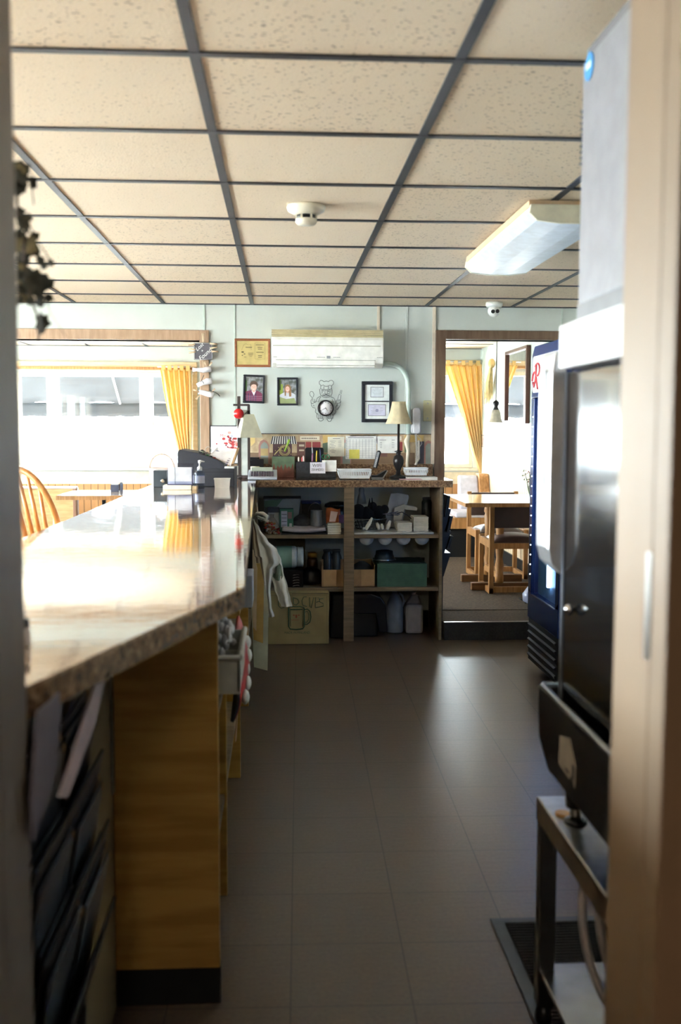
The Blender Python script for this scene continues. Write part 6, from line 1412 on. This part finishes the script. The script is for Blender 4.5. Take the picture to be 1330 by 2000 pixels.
# ------------------------------------------------------------------ hanging vine near the door
vn=thing('hanging_vine',(-.44,1.8,CZ),'dark artificial ivy garland hanging from the ceiling by the left door frame','plant')
leafm=M('dark_ivy',(52,54,46),.7,noise=.2); stem=M('vine_stem',(70,56,44),.8)
rr=random.Random(21); VY=1.75
b=N(stem)
spine=[(24,330),(38,345),(34,380),(36,430),(48,470),(46,520),(60,545),(58,575),(66,600),(76,625),(78,650),(74,668)]
P=[at(x,y,Y=VY) for x,y in spine]; b.tube([(P[0].x-.01,VY,CZ)]+P,.0022,5)
b.tube([P[3],at(58,440,Y=VY+.02),at(74,470,Y=VY+.03),at(96,505,Y=VY+.02),at(104,520,Y=VY)],.0014,4); b.tube([P[6],at(86,575,Y=VY),at(98,610,Y=VY),at(130,660,Y=VY)],.0006,4); b.tube([P[1],at(60,350,Y=VY),at(66,400,Y=VY)],.0012,4)
b.build('stems',vn)
def leaf(b,c,s_,a):
    o=[(0,-1),(.45,-.7),(.95,-.45),(.6,0),(.75,.5),(.2,.55),(0,1),(-.3,.5),(-.8,.5),(-.55,0),(-.9,-.5),(-.4,-.7)]
    ca,sa=math.cos(a),math.sin(a); tl=rr.uniform(-.5,.5)
    v=[Vector((c.x+s_*(x*ca-z*sa),c.y+s_*(x*tl+.3*abs(x)),c.z+s_*(x*sa+z*ca))) for x,z in o]
    b._add([Vector(c)]+v,[(0,k+1,(k+1)%12+1) for k in range(12)])
big=[(80,545,.016,.2),(92,552,.013,.9),(60,540,.018,1.4),(45,535,.018,2.1),(54,578,.013,.1),(82,626,.016,.15),(78,640,.012,.5),(98,512,.008,.4),(84,517,.009,.6),(62,352,.009,.7),(64,362,.008,2)]
lf_=[]
for x,y,s_,a in big:
    b=N(leafm); leaf(b,at(x,y,Y=VY+rr.uniform(-.02,.02)),s_,a); b.build('leaf',vn,solid=.001)
for k in range(95):
    y=rr.choice([rr.uniform(325,375),rr.uniform(410,600),rr.uniform(440,600)]); w_=(12 if y<420 else 26 if y<520 else 34); x=min(30+rr.random()**1.2*w_*(1.9 if y>500 else 1.5),98)
    if 375<y<410 and x>42: continue
    b=N(leafm if rr.random()<.75 else M('faded_ivy',(120,112,84),.7)); leaf(b,at(x,y,Y=VY+rr.uniform(-.04,.04)),rr.uniform(.006,.013),rr.uniform(0,6)); b.build('leaf',vn,solid=.0008)
# small dark object at the near end of the bar
p=at(52,1232,Y=1.62); p=at(50,1262,Z=ZC)
bt2=thing('salt_shaker',(p.x,p.y,ZC),'little shaker with a dark cap on the near end of the bar','shaker')
N(M('shaker_glass',(210,206,206),.2)).lathe([(.012,0.001),(.012,.026),(.009,.03)],(p.x-.004,p.y,ZC),14).build('shaker_body',bt2); N(blackP).lathe([(.0105,.03),(.011,.042),(.006,.046)],(p.x-.004,p.y,ZC),14).build('cap',bt2)
# housing added for the unseen fill lamp behind the camera
kl=thing('unseen_fill_fixture',(-.2,-1,2.45),'plain fixture added on the unseen kitchen ceiling for fill light','ceiling light')
N(whiteP).box(-.34,-.06,-1.62,-.38,2.40,2.449).build('housing',kl,.005)

# sub-parts: a piece of a part hangs below that part
def under(kind,parent_kind,children):
    for root in [o for o in bpy.data.objects if o.name.split('.')[0]==kind and o.parent is None]:
        ps=[c for c in root.children if c.name.split('.')[0]==parent_kind]
        if not ps: continue
        for c in list(root.children):
            if c.name.split('.')[0] in children: c.parent=ps[0]
for k_,p_,c_ in (('beverage_cooler','door_frame',('door_glass','sign_panel','led','logo_script')),('beverage_cooler','interior',('led_strip',)),('wall_telephone','handset',('coiled_cord','mouthpiece')),
    ('cash_register','cash_drawer',('drawer_gap',)),('cash_register','body',('keys','customer_display')),('air_conditioner','casing',('louver','lettering','indicator','panel_line','seam')),
    ('cordless_phone','handset',('keypad','face_plate')),('cordless_phone','base',('base_trim',)),('ice_dispenser','ice_head',('blue_badge','badge_text','vent_slots')),('ice_dispenser','drip_tray',('tray_rim','sticker','sticker_print')),
    ('ice_dispenser','side_body',('knob','corner_edge')),('ice_dispenser','front_panel',('panel_gap',)),('soap_bottle','bottle',('label',)),('soap_bottle','pump',('collar',)),('award_plaque','gold_plate',('engraving',)),
    ('cup_carton','carton_body',('lettering','mug_drawing','red_print','flap_lines')),('calendar','page',('printed_lines','sticky_note','spiral_binding','date_marks')),('notice_paper','page',('printed_lines',)),
    ('sign_board','board',('lettering','chalk_border')),('wifi_card','card',('lettering',)),('adding_machine','paper_roll',('spindle',)),('cardboard_tray','box_walls',('tape',)),('security_camera','eyeball',('lens',)),
    ('framed_poster','poster_sheet',('flower_print','lettering')),('card_display','card',('printed_blocks',)),('plastic_jar','jar_body',('label',)),('curtain','cloth',('tab',)),('countertop','surface',('edge',)),
    ('snack_bag','bag_front',('bag_print','scallop_edge')),('carton','carton_body',('navy_band','print')),('storage_bin','bin_body',('rim','label')),('wall_clock','dial',('clock_hand',)),('hanging_shirt','shirt_body',('collar_loop',)),
    ('cutlery_tray','tray_body',('rim',)),('plastic_basket','tray',('rim',)),('wallpaper_border','paper',('shop_fronts',)),('dining_table','tabletop',('edge_band',))):
    under(k_,p_,c_)
